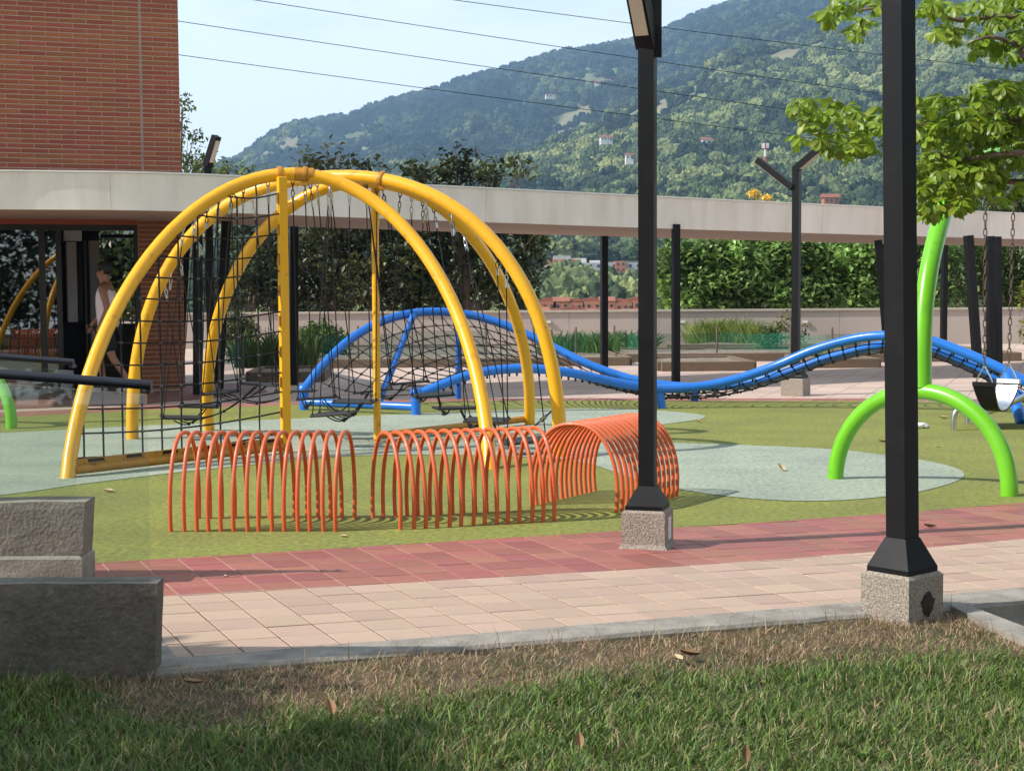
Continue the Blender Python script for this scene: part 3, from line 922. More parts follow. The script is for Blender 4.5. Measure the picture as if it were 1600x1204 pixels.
# second green frame at the left edge
h0 = G(18, 669); h1 = G(-190, 660)
sw2 = thing('swing_set', 'green arched swing frame foot at the left edge behind the handrails', 'swing', (h0 + h1) / 2)
m = MB(); m.tube(archpath(h1, h0, AT(-86, 545, (h0.y + h1.y) / 2)), .058, 18); part(m, 'foot_arch', M_green, sw2)
tp = AT(-86, 550, (h0.y + h1.y) / 2)
m = MB(); m.tube(smoothpath([tp, tp + Vector((0, 0, .8)), tp + Vector((-.2, .2, 1.5))], 5), .066, 16); part(m, 'post', M_green, sw2)

# ================================================================ lamp posts
def prismoid(m, c, w0, w1, z0, z1, rot, mi=0):
    vs = []
    for w, z in ((w0, z0), (w1, z1)):
        for (i, j) in ((-1, -1), (1, -1), (1, 1), (-1, 1)):
            q = rot @ Vector((i * w / 2, j * w / 2, 0)); vs.append((c.x + q.x, c.y + q.y, z))
    m.add(vs, [(3, 2, 1, 0), (4, 5, 6, 7), (0, 1, 5, 4), (1, 2, 6, 5), (2, 3, 7, 6), (3, 0, 4, 7)], mi)
def lamp_head(lp, a, d, w, L, nm='lamp_head'):
    "bent head: a closed box arm with a diffuser let into its underside"
    d = d.normalized(); side_ = d.cross(Vector((0, 0, 1))).normalized(); up = side_.cross(d).normalized()
    m = MB(); m.beam(a - d * .02, a + d * L, w, w * .95, up); ho = part(m, nm, M_black, lp, False)
    m = MB(); q = a - up * (w * .475 + .003); m.beam(q + d * .06, q + d * (L - .05), w * .72, .008, up); part(m, 'diffuser', M_lamp, ho, False)
def lamp_post(label, c, ang, w, bw, bh, flare, top, z0=0.0, skirt=0.0, lean=0.0):
    lp = thing('lamp_post', label, 'lamp post', (c.x, c.y, z0), 'black lamp posts on concrete footings')
    rot = Matrix.Rotation(ang, 3, 'Z')
    m = MB()
    nb = 5
    # footing with slightly worn edges
    m.box((c.x, c.y, z0 + bh / 2 - .02), (bw, bw, bh + .04), rot, bev=.012)
    if skirt: prismoid(m, c, bw + skirt * 2, bw * .98, z0 - .01, z0 + skirt * 1.2, rot)
    part(m, 'footing', M_aggr, lp, False)
    m = MB(); prismoid(m, c, bw * .86, bw * .86, z0 + bh, z0 + bh + .022, rot); prismoid(m, c, bw * .86, w * 1.06, z0 + bh + .022, z0 + bh + flare, rot)
    part(m, 'base_plate', M_black, lp, False)
    m = MB(); fr_ = rot @ Vector((0, -1, 0)); m.beam(Vector((c.x, c.y, z0 + bh + flare - .02)), Vector((c.x + lean * (top - bh), c.y, top)), w, w, fr_)
    part(m, 'pole', M_black, lp, False)
    m = MB()
    for (i, j) in ((-1, -1), (1, -1), (1, 1), (-1, 1)):
        q = rot @ Vector((i * bw * .37, j * bw * .37, 0)); m.tube([(c.x + q.x, c.y + q.y, z0 + bh), (c.x + q.x, c.y + q.y, z0 + bh + .035)], .008, 6)
    part(m, 'anchor_bolts', M_steel, lp)
    return lp, rot
c1 = G(1012, 852)
lp, rot = lamp_post('black lamp post nearest the orange tunnels, on a pebbly concrete block', c1, math.radians(-17), .085, .235, .205, .125, 2.70, skirt=.022)
lamp_head(lp, Vector((c1.x - .005, c1.y - .01, 2.70)), Vector((-.16, -.35, .62)), .10, 1.1)
m = MB(); m.beam(Vector((c1.x + .032, c1.y - .005, 2.62)), Vector((c1.x + .032, c1.y - .005, 3.6)), .022, .085); part(m, 'upper_pole', M_black, lp, False)
m = MB(); q = rot @ Vector((.1185, .01, 0)); m.box((c1.x + q.x, c1.y + q.y, .10), (.004, .07, .12), rot); part(m, 'cover_plate', M_white, lp, False)
c2 = G(1409, 956); c2.z = LZ
lp2, rot2 = lamp_post('black lamp post with a chipped concrete footing at the lawn corner', c2, math.radians(40), .098, .245, .205, .145, 4.3, LZ, lean=-.017)
# broken hollow in the footing, drawn as a thin dark brown blob
m = MB()
m.blob((0, 0, 0), (.055, .010, .058), 18, 12)
hv = []
for (x, y, z) in m.v:
    x += .016 * noise.noise(Vector((x * 40, 1, z * 40))); z += .016 * noise.noise(Vector((x * 45, 7, z * 45)))
    p = rot2 @ Vector((x + .012, y - .118, 0)); hv.append((c2.x + p.x, c2.y + p.y, c2.z + .078 + z))
m.v = hv
part(m, 'hollow', M_hollow, lp2)
lamp_head(lp2, Vector((c2.x - .07, c2.y, 4.3)), Vector((.4, .2, .6)), .10, 1.0)
c3 = G(1243, 614)
lp3, _ = lamp_post('two-headed black lamp post on a concrete block across the play area', c3, math.radians(-30), .095, .30, .20, .16, 2.95)
lamp_head(lp3, Vector((c3.x, c3.y, 2.93)), Vector((.30, -.35, .28)), .09, .75)
b_ = AT(1237, 292, c3.y)
lamp_head(lp3, b_, Vector((-.28, .20, .26)), .085, .62)
# lamp among the walkway posts at the left, lamp by the parapet at the right
def plain_lamp(label, c, w, top, d, L):
    lp = thing('lamp_post', label, 'lamp post', c, 'black lamp posts on concrete footings')
    m = MB(); m.box((c.x, c.y, top / 2 - .01), (w, w, top + .02), Matrix.Rotation(.3, 3, 'Z'), bev=.004); part(m, 'pole', M_black, lp, False)
    m = MB(); m.box((c.x, c.y, .06), (w * 1.7, w * 1.7, .12), Matrix.Rotation(.3, 3, 'Z'), bev=.01); part(m, 'footing', M_aggr, lp, False)
    if d is not None: lamp_head(lp, Vector((c.x, c.y, top)), d, w * 1.0, L)
    return lp
c4 = G(331, 613)
plain_lamp('black lamp post rising above the canopy beside the brick building', c4, .10, AT(328, 258, c4.y).z, Vector((.14, -.10, .36)), .42)
c5 = G(1474, 548)
plain_lamp('thin grey lit post standing alone in front of the parapet', c5, .11, 2.9, Vector((.3, -.2, .3)), .6)
# ================================================================ covered walkway
fb = smoothpath([G(x, y, z) for (x, y, z) in ((-330, 324.5, 2.39), (0, 327, 2.385), (262, 329.5, 2.37), (560, 340, 2.315), (800, 348.5, 2.275), (1056, 357.5, 2.235), (1330, 366, 2.19), (1600, 373.5, 2.15), (2050, 384, 2.12))], 6)
def off(path, d):
    out = []
    for i, p in enumerate(path):
        t = path[min(i + 1, len(path) - 1)] - path[max(i - 1, 0)]; t.z = 0; t.normalize()
        out.append(p + Vector((-t.y, t.x, 0)) * d)
    return out
ft = off(fb, -.02); rb = off(fb, 2.9); ib = off(fb, .07)
FH = .435
walk = thing('covered_walkway', 'long curved beige canopy on thin black columns crossing behind the playground', 'canopy', Vector((fb[30].x, fb[30].y, 0)))
# fascia in panels with open joints
cuts = [0, 10, 16, 23, 29, 35, 41, len(fb) - 1]
def fheight(i): return interp(i, [(0, .455), (len(fb) * .6, .435), (len(fb), .385)])
for a, b in zip(cuts, cuts[1:]):
    m = MB()
    for i in range(a, b + 1):
        e = 0
        p, q = fb[i].copy(), ib[i].copy()
        if i == a: p = p.lerp(fb[i + 1], .004); q = q.lerp(ib[i + 1], .004)
        if i == b: p = p.lerp(fb[i - 1], .004); q = q.lerp(ib[i - 1], .004)
        h = fheight(i)
        n_ = (p - q).normalized()
        m.v += [tuple(p), tuple(p + n_ * .012 + Vector((0, 0, h * .72))), tuple(p + n_ * .03 + Vector((0, 0, h))), tuple(q + Vector((0, 0, h))), tuple(q)]
    for k in range(b - a):
        o = k * 5
        for j in range(5): m.f.append((o + j, o + (j + 1) % 5, o + 5 + (j + 1) % 5, o + 5 + j)); m.mi.append(0)
    m.f.append((4, 3, 2, 1, 0)); m.f.append(tuple((b - a) * 5 + j for j in range(5))); m.mi += [0, 0]
    for i_, f_ in enumerate(m.f): m.f[i_] = tuple(reversed(f_))
    part(m, 'fascia_panel', M_fascia, walk, True, sharp=20)
m = MB()
for i in range(len(fb)):
    h = fheight(i); n_ = (fb[i] - ib[i]).normalized()
    m.v += [tuple(fb[i] + n_ * .045 + Vector((0, 0, h + .002))), tuple(fb[i] + n_ * .045 + Vector((0, 0, h + .022))), tuple(ib[i] + Vector((0, 0, h + .03))), tuple(ib[i] + Vector((0, 0, h + .004)))]
for k in range(len(fb) - 1):
    o = k * 4
    for j in range(4): m.f.append((o + j, o + 4 + j, o + 4 + (j + 1) % 4, o + (j + 1) % 4)); m.mi.append(0)
part(m, 'flashing', M_flash, walk, False)
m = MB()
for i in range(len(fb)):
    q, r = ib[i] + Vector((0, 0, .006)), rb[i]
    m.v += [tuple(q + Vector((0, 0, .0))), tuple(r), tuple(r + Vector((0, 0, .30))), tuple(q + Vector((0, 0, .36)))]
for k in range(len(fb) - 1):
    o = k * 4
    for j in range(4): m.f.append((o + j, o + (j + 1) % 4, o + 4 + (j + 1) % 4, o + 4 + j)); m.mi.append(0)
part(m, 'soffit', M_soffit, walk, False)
def column(xb, yb, xt, yt, wpx, Yt=None, rotz=.3):
    g = G(xb, yb)
    t = AT(xt, yt, Yt or g.y)
    w = wpx / FPX * g.y
    m = MB(); m.beam(Vector((g.x, g.y, -.04)), t + Vector((0, 0, .06)), w, w * .9, (math.sin(rotz), -math.cos(rotz), 0))
    part(m, 'column', M_black, walk, False)
for a in ((944, 584, 944, 368, 10), (1056, 600, 1056, 357, 11), (1390, 585, 1372, 381, 9), (1529, 587, 1513, 374, 12), (1549, 585, 1547, 375, 11), (1560, 583, 1558, 375.5, 10), (309, 613, 309, 352, 14), (341, 610, 354, 343, 14), (277, 606, 292, 345, 14), (459, 598, 459, 352, 13)):
    column(*a)

# ================================================================ brick building
W0 = G(0, 615); Wd = Vector((.94, .342, 0)).normalized(); Wn = Vector((Wd.y, -Wd.x, 0))
def wall_pt(px, py, back=0.0):
    v = ray(px, py); o = Vector((0, 0, CAMH)); w0 = W0 - Wn * back
    t = (w0 - o).dot(Wn) / v.dot(Wn)
    return o + v * t
def wall_s(px, py, back=0.0):
    p = wall_pt(px, py, back)
    return (p - W0).dot(Wd), p.z
S_END = wall_s(283, 250)[0]
bld = thing('brick_building', 'red brick building with a dark glazed entrance under the canopy', 'building', Vector((W0.x, W0.y, 0)))
def wbox(m, s0, s1, z0, z1, d0, d1, mi=0):
    "box in the wall's own frame; d is depth behind the face (negative: proud)"
    vs = []
    for z in (z0, z1):
        for (s_, d) in ((s0, d0), (s1, d0), (s1, d1), (s0, d1)):
            p = W0 + Wd * s_ - Wn * d; vs.append((p.x, p.y, z))
    m.add(vs, [(3, 2, 1, 0), (4, 5, 6, 7), (0, 1, 5, 4), (1, 2, 6, 5), (2, 3, 7, 6), (3, 0, 4, 7)], mi)
ZB = 2.42                       # underside of the upper brickwork
m = MB(); wbox(m, -12, S_END - .004, ZB, 12, .007, .35); wl = part(m, 'wall', M_mortar, bld, False)
CH = 7.36 / FPX * 21.5          # course height
BL = wall_s(44, 60)[0] - wall_s(0.3, 60)[0]
z_first = wall_s(200, 272)[1] - .05
s_joint = wall_s(219.5, 100)[0]
full = MB(); full.box((0, 0, 0), (BL - .013, .07, CH - .016), bev=.004); bm_full = full.mesh('brick', M_brick, smooth=False)
RW = Matrix(((Wd.x, -Wn.x, 0, 0), (Wd.y, -Wn.y, 0, 0), (0, 0, 1, 0), (0, 0, 0, 1)))
cache = {}
def brick(s0, s1, z, proud=0.0):
    L = round(s1 - s0 - .013, 3)
    if L < .03: return
    if abs(L - (BL - .013)) < .002: me = bm_full
    else:
        if L not in cache:
            q = MB(); q.box((0, 0, 0), (L, .07, CH - .016), bev=.004); cache[L] = q.mesh('brick', M_brick, smooth=False)
        me = cache[L]
    p = W0 + Wd * ((s0 + s1) / 2) + Wn * (proud - .035 + .002)
    inst(me, 'brick', wl, Matrix.Translation((p.x, p.y, z)) @ RW @ Matrix.Rotation(random.uniform(-.003, .003), 4, 'X'))
rest = MB()
nb = 0
random.seed(3)
course = 0
z = ZB + CH / 2
ztop_view = wall_s(140, -6)[1]
zlow_view = wall_s(140, 268)[1] - CH
s_left = wall_s(-14, 130)[0]
while z < 11.9:
    a = s_joint
    # left of the movement joint, running bond
    s1 = a - .010
    first = BL * (.46 if course % 2 else .96)
    segs = [(s1 - first, s1)]
    x = s1 - first
    while x > -11.8:
        segs.append((x - BL, x)); x -= BL
    # right of the joint up to the corner
    r0 = a + .012
    r1 = S_END
    wq = r1 - r0
    if course % 2: segs += [(r0, r0 + wq * .30), (r0 + wq * .30, r1)]
    else: segs += [(r0, r0 + wq * .68), (r0 + wq * .68, r0 + wq * .80), (r0 + wq * .80, r1)]
    for (b0, b1) in segs:
        vis = zlow_view < z < ztop_view and b1 > s_left
        if vis and nb < 300:
            brick(b0, b1, z); nb += 1
        elif b1 - b0 > .03:
            wbox(rest, b0 + .007, b1 - .007, z - CH / 2 + .008, z + CH / 2 - .008, -.002, .06)
    z += CH; course += 1
part(rest, 'brickwork', M_brick, wl, False, kind='stuff')
m = MB(); wbox(m, s_joint - .008, s_joint + .010, ZB, 12, .004, .05); part(m, 'movement_joint', M_conc, wl, False)
# gable end (right side) of the upper floor
# ground floor: header, glazing, entrance, pier
s_m1a, s_m1b = wall_s(63, 480)[0], wall_s(73, 480)[0]
s_m2a, s_m2b = wall_s(90, 480)[0], wall_s(98, 480)[0]
s_d1, s_d2 = wall_s(213, 480)[0], wall_s(218, 480)[0]
z_hd = wall_s(30, 350)[1]; z_fr = wall_s(30, 359)[1]
m = MB(); wbox(m, -12, S_END - .3, z_hd, ZB, .02, .30); hd = part(m, 'header', M_brick, bld, False)
m = MB(); wbox(m, -12, s_d2, z_fr, z_hd, .03, .14); part(m, 'window_frame', M_frame, bld, False)
m = MB(); wbox(m, -12, s_m2b, -.03, .06, .03, .14); part(m, 'window_sill', M_frame, bld, False)
for (a, b) in ((s_m1a, s_m1b), (s_m2a, s_m2b), (s_d1, s_d2), (-3.2, -3.1), (-6.2, -6.1)):
    m = MB(); wbox(m, a, b, .0 if a > s_m2a else .06, z_fr, .03, .14); part(m, 'mullion', M_frame, bld, False)
for (a, b) in ((-3.1, s_m1a), (s_m1b, s_m2a), (-6.1, -3.2)):
    m = MB(); wbox(m, a + .002, b - .002, .062, z_fr - .002, .075, .083); part(m, 'window_pane', M_glass, bld, False)
m = MB(); wbox(m, s_d2, S_END, -.03, ZB, .007, .40); pr = part(m, 'pier', M_mortar, bld, False)
m = MB(); z = CH / 2; k = 0
while z < ZB - CH / 2:
    cut = lerp(s_d2, S_END, .36 if k % 2 else .68)
    for (a, b) in ((s_d2, cut), (cut, S_END)): wbox(m, a + .006, b - .006, z - CH / 2 + .008, z + CH / 2 - .008, -.002, .05)
    z += CH; k += 1
part(m, 'brickwork', M_brick, pr, False, kind='stuff')
# the room behind the glass
D = 4.2
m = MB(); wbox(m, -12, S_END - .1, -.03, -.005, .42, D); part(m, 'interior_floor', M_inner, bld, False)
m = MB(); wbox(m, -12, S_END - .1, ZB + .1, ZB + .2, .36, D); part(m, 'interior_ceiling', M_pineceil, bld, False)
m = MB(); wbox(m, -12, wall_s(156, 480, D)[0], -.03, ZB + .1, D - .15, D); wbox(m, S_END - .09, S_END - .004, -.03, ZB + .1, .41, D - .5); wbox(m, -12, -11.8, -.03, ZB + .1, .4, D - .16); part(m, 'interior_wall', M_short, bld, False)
# entrance hall: white walls, a dark column, a window on the garden side
def hall(px0, px1, y0, y1, back, thick, mm, nm):
    a, z1 = wall_s(px0, y0, back); b, z0 = wall_s(px1, y1, back)
    m = MB(); wbox(m, a, b, max(z0, -.02), z1, back, back + thick); return part(m, nm, mm, bld, False)
hall(100, 128, 354, 376, .9, .3, M_hall, 'interior_beam')
hall(104, 122, 378, 503, 1.5, .25, M_hall, 'interior_wall')
hall(121, 132, 386, 612, 1.9, .1, M_frame, 'interior_door_frame')
hall(131, 139.5, 376, 612, 1.4, .22, M_inner, 'interior_column')
hall(139.5, 159, 376, 555, 2.0, .2, M_hall, 'interior_wall')
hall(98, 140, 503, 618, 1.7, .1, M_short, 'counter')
for (x0, x1) in ((158, 162), (174, 178), (191, 193), (205, 207)):
    hall(x0, x1, 372, 506, 2.6, .08, M_frame, 'interior_window_frame')
hall(158, 214, 506, 618, 2.6, .1, M_cement, 'interior_sill_wall')
hall(158, 214, 366, 372, 2.6, .08, M_frame, 'interior_window_frame')

# ================================================================ parapet at the plaza edge
par = thing('parapet_wall', 'low pinkish-grey parapet wall along the far side of the plaza', 'wall', Vector((1.5, 37.5, 0)))
Yp = 37.5
def par_top(x): return AT(800 + FPX * x / Yp, 487 - .0065 * (FPX * x / Yp - 200), Yp).z
xs = [-14 + 2.2 * k for k in range(17)]
for a, b in zip(xs, xs[1:]):
    m = MB(); h = (par_top(a) + par_top(b)) / 2
    m.box(((a + b) / 2, Yp + .1, h / 2 - .05), (b - a - .006, .2, h + .1)); part(m, 'wall_panel', M_parapet, par, False)
m = MB()
for a, b in zip(xs, xs[1:]): m.beam(Vector((a, Yp + .1, par_top(a) + .025)), Vector((b, Yp + .1, par_top(b) + .025)), .30, .05)
part(m, 'coping', M_coping, par, False)
for px in (1067, 1258, 857):
    q = AT(px, 503, Yp - .02)
    m = MB(); m.box((q.x, Yp - .03, q.z), (.14, .06, .075), bev=.01); lo = part(m, 'wall_light', M_coping, par, False)
    m = MB(); m.box((q.x, Yp - .062, q.z), (.10, .006, .035)); part(m, 'lens', M_white, lo, False)

# ================================================================ vegetable beds, shade nets, plants
def bed(label, x0, x1, y0, y1, h=.16, rz=.05, grp='raised garden beds'):
    c = Vector(((x0 + x1) / 2, (y0 + y1) / 2, 0))
    t = thing('garden_bed', label, 'planter', c, grp)
    R = Matrix.Rotation(rz, 3, 'Z'); sx, sy = (x1 - x0), (y1 - y0)
    for (dx, dy, lx, ly) in ((0, -sy / 2, sx, .12), (0, sy / 2, sx, .12), (-sx / 2, 0, .12, sy - .13), (sx / 2, 0, .12, sy - .13)):
        m = MB(); m.box(c + R @ Vector((dx, dy, h / 2 - .03)), (lx, ly, h), R, bev=.01); part(m, 'edge_board', M_wood, t, False)
    m = MB(); nx_, ny_ = 24, 10
    for j in range(ny_ + 1):
        for i in range(nx_ + 1):
            p = c + R @ Vector((-sx / 2 + sx * i / nx_, -sy / 2 + sy * j / ny_, 0))
            m.v.append((p.x, p.y, h * .55 + .05 * noise.noise(Vector((p.x * 2, p.y * 2, 0)))))
    for j in range(ny_):
        for i in range(nx_):
            a = j * (nx_ + 1) + i; m.f.append((a, a + 1, a + nx_ + 2, a + nx_ + 1)); m.mi.append(0)
    part(m, 'soil', M_bedsoil, t)
    return t
def bedpx(label, xa, ya, xb, yb, **k):
    p, q = G(xa, ya), G(xb, yb)
    bed(label, min(p.x, q.x), max(p.x, q.x), min(p.y, q.y), max(p.y, q.y), **k)
bedpx('timber-edged garden bed in front of the second thin black column', 1028, 577, 1145, 566.5)
bedpx('timber-edged garden bed behind the blue climber, left of the lamp block', 960, 563, 1235, 551)
bedpx('timber-edged garden bed right of the two-headed lamp post', 1265, 572, 1330, 563)
bedpx('timber-edged garden bed behind the green swing post', 1335, 563, 1500, 549)
bedpx('timber-edged garden bed seen through the yellow dome', 385, 594, 518, 583)
bedpx('long timber-edged garden bed at the foot of the parapet', 470, 572, 935, 545)
bedpx('timber-edged garden bed with tall grasses near the parapet', 1040, 547, 1330, 536)
def shade_net(label, pts, h0, h1, stakes=True):
    P = [G(*p) for p in pts]
    t = thing('shade_net', label, 'net', P[0], 'green shade nets on stakes')
    path = smoothpath(P, 8)
    m = MB()
    for i, p in enumerate(path):
        w = .05 * noise.noise(Vector((p.x * 1.2, p.y, 4)))
        m.v += [(p.x, p.y, h0), (p.x + w, p.y + w, (h0 + h1) / 2), (p.x, p.y, h1 + w - .04 * math.sin(math.pi * ((i % 8) / 8)))]
    for i in range(len(path) - 1):
        for j in (0, 1): m.f.append((i * 3 + j, i * 3 + 3 + j, i * 3 + 4 + j, i * 3 + j + 1)); m.mi.append(0)
    part(m, 'mesh_sheet', M_netgreen, t)
    for p in P:
        m = MB(); m.tube([(p.x, p.y, -.03), (p.x, p.y, h1 + .12)], .022, 6); part(m, 'stake', M_wood, t)
shade_net('green shade net on stakes in front of the tall grasses', [(1020, 562), (1120, 558), (1235, 560), (1300, 566), (1400, 556)], .14, .52)
shade_net('green shade net along the bed beside the wave climber', [(862, 566), (900, 560), (960, 556), (1010, 556)], .12, .50)
shade_net('green shade net behind the middle of the yellow dome', [(470, 574), (560, 570), (660, 565), (760, 562)], .12, .60)
shade_net('bundled green shade net behind the left legs of the dome', [(348, 588), (380, 583), (400, 580)], .08, .55)
def leafquad(m, p, d, n, L, w, col, fold=.25):
    "one leaf: two halves folded along the midrib, pointed"
    d = d.normalized(); s_ = d.cross(n)
    if s_.length < 1e-4: s_ = d.cross(Vector((1, .2, .1)))
    s_.normalize(); up = s_.cross(d)
    b = p; t = p + d * L; c = p + d * L * .5
    o = len(m.v)
    m.v += [tuple(b), tuple(c + s_ * w / 2 + up * w * fold), tuple(t), tuple(c - s_ * w / 2 + up * w * fold)]
    m.f += [(o, o + 1, o + 2), (o, o + 2, o + 3)]; m.mi += [0, 0]
    m.col += [(*col, 1)] * 4
def rnd(): 
    while True:
        v = Vector((random.uniform(-1, 1), random.uniform(-1, 1), random.uniform(-1, 1)))
        if .05 < v.length < 1: return v
def shade(c, k): return (c[0] * k, c[1] * k, c[2] * k)
def blades(label, name, cat, px, py, n, h, spread, lw, col, grp='plants in the garden beds', z=.08, lean=.5):
    g = G(px, py)
    m = MB(); m.col = []
    for k in range(n):
        a = random.uniform(0, 6.28); r = spread * math.sqrt(random.random())
        p = Vector((g.x + r * math.cos(a), g.y + r * math.sin(a) * .6, z))
        d = Vector((random.uniform(-1, 1) * lean, random.uniform(-1, 1) * lean, 1)).normalized()
        L = h * random.uniform(.55, 1.1)
        c = shade(col, random.uniform(.55, 1.5))
        s_ = d.cross(Vector((0, 1, 0))).normalized()
        q1 = p + d * L * .55; q2 = p + d * L + Vector((d.x, d.y, -.5)) * L * .25
        o = len(m.v)
        m.v += [tuple(p - s_ * lw / 2), tuple(p + s_ * lw / 2), tuple(q1 + s_ * lw / 2), tuple(q1 - s_ * lw / 2), tuple(q2)]
        m.f += [(o, o + 1, o + 2, o + 3), (o + 3, o + 2, o + 4)]; m.mi += [0, 0]; m.col += [(*c, 1)] * 5
    return solo(m, name, M_leaf_t, label, cat, grp, g)
random.seed(21)
blades('clump of long arching grass left of the two-headed lamp post', 'grass_clump', 'plant', 1105, 541, 200, .68, .5, .028, (.20, .26, .05))
blades('second clump of long arching grass, against the parapet', 'grass_clump', 'plant', 1140, 541, 200, .76, .5, .028, (.19, .25, .05))
blades('third clump of arching grass, nearest the two-headed lamp post', 'grass_clump', 'plant', 1180, 542, 200, .66, .55, .028, (.20, .25, .055))
blades('row of green onion leaves behind the net, right of the dome', 'leafy_crop', 'plant', 905, 557, 300, .55, .9, .03, (.10, .20, .05))
blades('low green crop behind the net near the first thin column', 'leafy_crop', 'plant', 975, 549, 160, .5, .7, .05, (.09, .18, .045), lean=.9)
blades('spiky dark green plants seen through the rope net', 'spiky_plant', 'plant', 430, 581, 220, .8, .7, .035, (.07, .11, .03))

# ================================================================ trees and shrubs behind the plaza
def crown(lobes, n, L, col, dark=.55, droop=.2, seed=0, bright=.08):
    "leaf clumps spread through the lobes' volume"
    rr = random.Random(seed)
    m = MB(); m.col = []
    tot = sum(l[3] * l[4] * l[5] for l in lobes)
    for (x, y, z, a, b, c) in lobes:
        cnt = int(n * a * b * c / tot)
        k = 0
        while k < cnt:
            v = Vector((rr.gauss(0, 1), rr.gauss(0, 1), rr.gauss(0, 1))).normalized() * (rr.random() ** .38)
            cpt = Vector((x + v.x * a, y + v.y * b, z + v.z * c))
            if noise.noise(cpt * 1.7 + Vector((seed, 0, 0))) < -.10 and rr.random() < .88: k += 1; continue
            tw = Vector((rr.uniform(-1, 1), rr.uniform(-1, 1), rr.uniform(-.5, .7)))
            cl = rr.uniform(.5, 1.45) * (1 + .9 * noise.noise(cpt * 1.1 + Vector((0, seed * 3.1, 0))))
            for q in range(5):
                d = (tw + Vector((rr.uniform(-1, 1), rr.uniform(-1, 1), rr.uniform(-1, 1)))).normalized() - Vector((0, 0, droop))
                p = cpt + Vector((rr.uniform(-1, 1), rr.uniform(-1, 1), rr.uniform(-1, 1))) * L * .8
                nn = Vector((rr.uniform(-.6, .6), rr.uniform(-.6, .6), 1))
                cc = shade(col, cl * rr.uniform(.7, 1.3))
                if rr.random() < bright: cc = (cc[0] * 1.5, cc[1] * 1.35, cc[2])
                leafquad(m, p, d, nn, L * rr.uniform(.55, 1.4), L * rr.uniform(.45, .75), cc)
            k += 5
    return m
def tree(label, base, lobes, n, L, col, r=.12, seed=0, cat='tree', name='tree', grp='trees and shrubs beyond the parapet', **kw):
    t = thing(name, label, cat, base, grp)
    m = MB()
    top = max(lobes, key=lambda l: l[2])
    tp = Vector((top[0], top[1], top[2]))
    base = Vector(base)
    mid = base.lerp(tp, .45) + Vector((.15, 0, 0))
    m.tube(smoothpath([base, mid, tp], 5), [r * (1 - .75 * k / 10) for k in range(11)], 8)
    for l in lobes:
        e = Vector((l[0], l[1], l[2])); s_ = base.lerp(tp, .35)
        m.tube(smoothpath([s_, s_.lerp(e, .5) + Vector((0, 0, .2)), e], 4), [r * .5 * (1 - .8 * k / 8) for k in range(9)], 6)
        for q in range(3):
            d = Vector((random.uniform(-1, 1) * l[3], random.uniform(-1, 1) * l[4], random.uniform(-.3, 1) * l[5])) * .85
            m.tube([s_.lerp(e, .7), e + d], [r * .2, r * .05], 5)
    part(m, 'trunk', M_trunk, t)
    part(crown(lobes, n, L, col, seed=seed, **kw), 'crown', M_leaf_t, t, kind='stuff', sharp=0)
    return t
def lobe(px, py, Y, rx, rz, ry=None):
    p = AT(px, py, Y); k = Y / FPX
    return (p.x, p.y, p.z, rx * k, (ry or rx) * k, rz * k)
GY = 40
dk = (.066, .074, .024)
tree('dark broadleaf tree above the canopy behind the top of the dome', Vector((-4.6, GY, -2.2)), [lobe(500, 258, GY, 48, 36), lobe(575, 270, GY, 40, 30), lobe(540, 330, GY, 95, 60), lobe(600, 430, GY, 110, 75), lobe(490, 430, GY, 80, 75)], 9000, .19, dk, .16, 1)
tree('dark broadleaf tree right of the dome top, with a branch reaching right', Vector((-1.2, GY - .4, -2.2)), [lobe(712, 262, GY, 32, 40), lobe(665, 275, GY, 42, 26), lobe(755, 275, GY, 40, 28), lobe(815, 262, GY, 26, 15), lobe(700, 350, GY, 90, 60), lobe(790, 420, GY, 62, 78), lobe(680, 440, GY, 70, 60), lobe(835, 395, GY, 30, 45)], 9000, .19, (.062, .078, .024), .15, 2)
tree('dark leafy tree behind the left columns of the walkway', Vector((-7.2, GY - 1, -2)), [lobe(405, 390, GY, 62, 70), lobe(365, 460, GY, 60, 45), lobe(440, 450, GY, 50, 60)], 4500, .16, (.04, .055, .016), .12, 3)
tree('sparse light tree beside the upper corner of the brick building', Vector((-7.6, 33, -.5)), [lobe(290, 262, 33, 55, 26), lobe(330, 265, 33, 42, 22), lobe(375, 268, 33, 34, 18), lobe(302, 215, 33, 26, 16), lobe(285, 170, 33, 22, 26), lobe(430, 275, 33, 22, 12)], 1100, .12, (.11, .15, .045), .07, 4)
hg = (.20, .32, .085)
hedge = [('vine-covered shrub right of the second thin column', 1085, 5), ('bright green shrub between the column and the two-headed lamp', 1160, 6), ('bright green shrub behind the two-headed lamp post', 1250, 7), ('bright green shrub left of the tall right lamp post', 1335, 8), ('bright green shrub behind the green swing post', 1430, 9)]
for (lb, px, sd_) in hedge:
    YH = 39.5
    q = AT(px, 480, YH)
    tree(lb, Vector((q.x, YH, -2)), [lobe(px, 455, YH, 62, 42), lobe(px - 18, 405, YH, 50, 40), lobe(px + 25, 400, YH, 48, 42)] + ([lobe(px, 350, YH, 45, 14)] if px > 1300 else []), 5200, .19, shade(hg, 1 + .1 * math.sin(px)), .1, sd_, cat='shrub', name='shrub')
tree('tall leafy tree at the right edge above the canopy', Vector((12.6, 41, -2)), [lobe(1510, 330, 41, 55, 45), lobe(1590, 320, 41, 60, 55), lobe(1530, 430, 41, 75, 70), lobe(1620, 430, 41, 80, 80)], 9000, .16, (.075, .115, .024), .15, 12)
q = G(500, 560); tree('rounded green bush in front of the parapet behind the dome', q, [lobe(500, 528, q.y, 42, 26), lobe(480, 535, q.y, 30, 22), lobe(525, 537, q.y, 28, 20)], 4200, .085, (.075, .125, .026), .05, 14, cat='bush', name='bush')
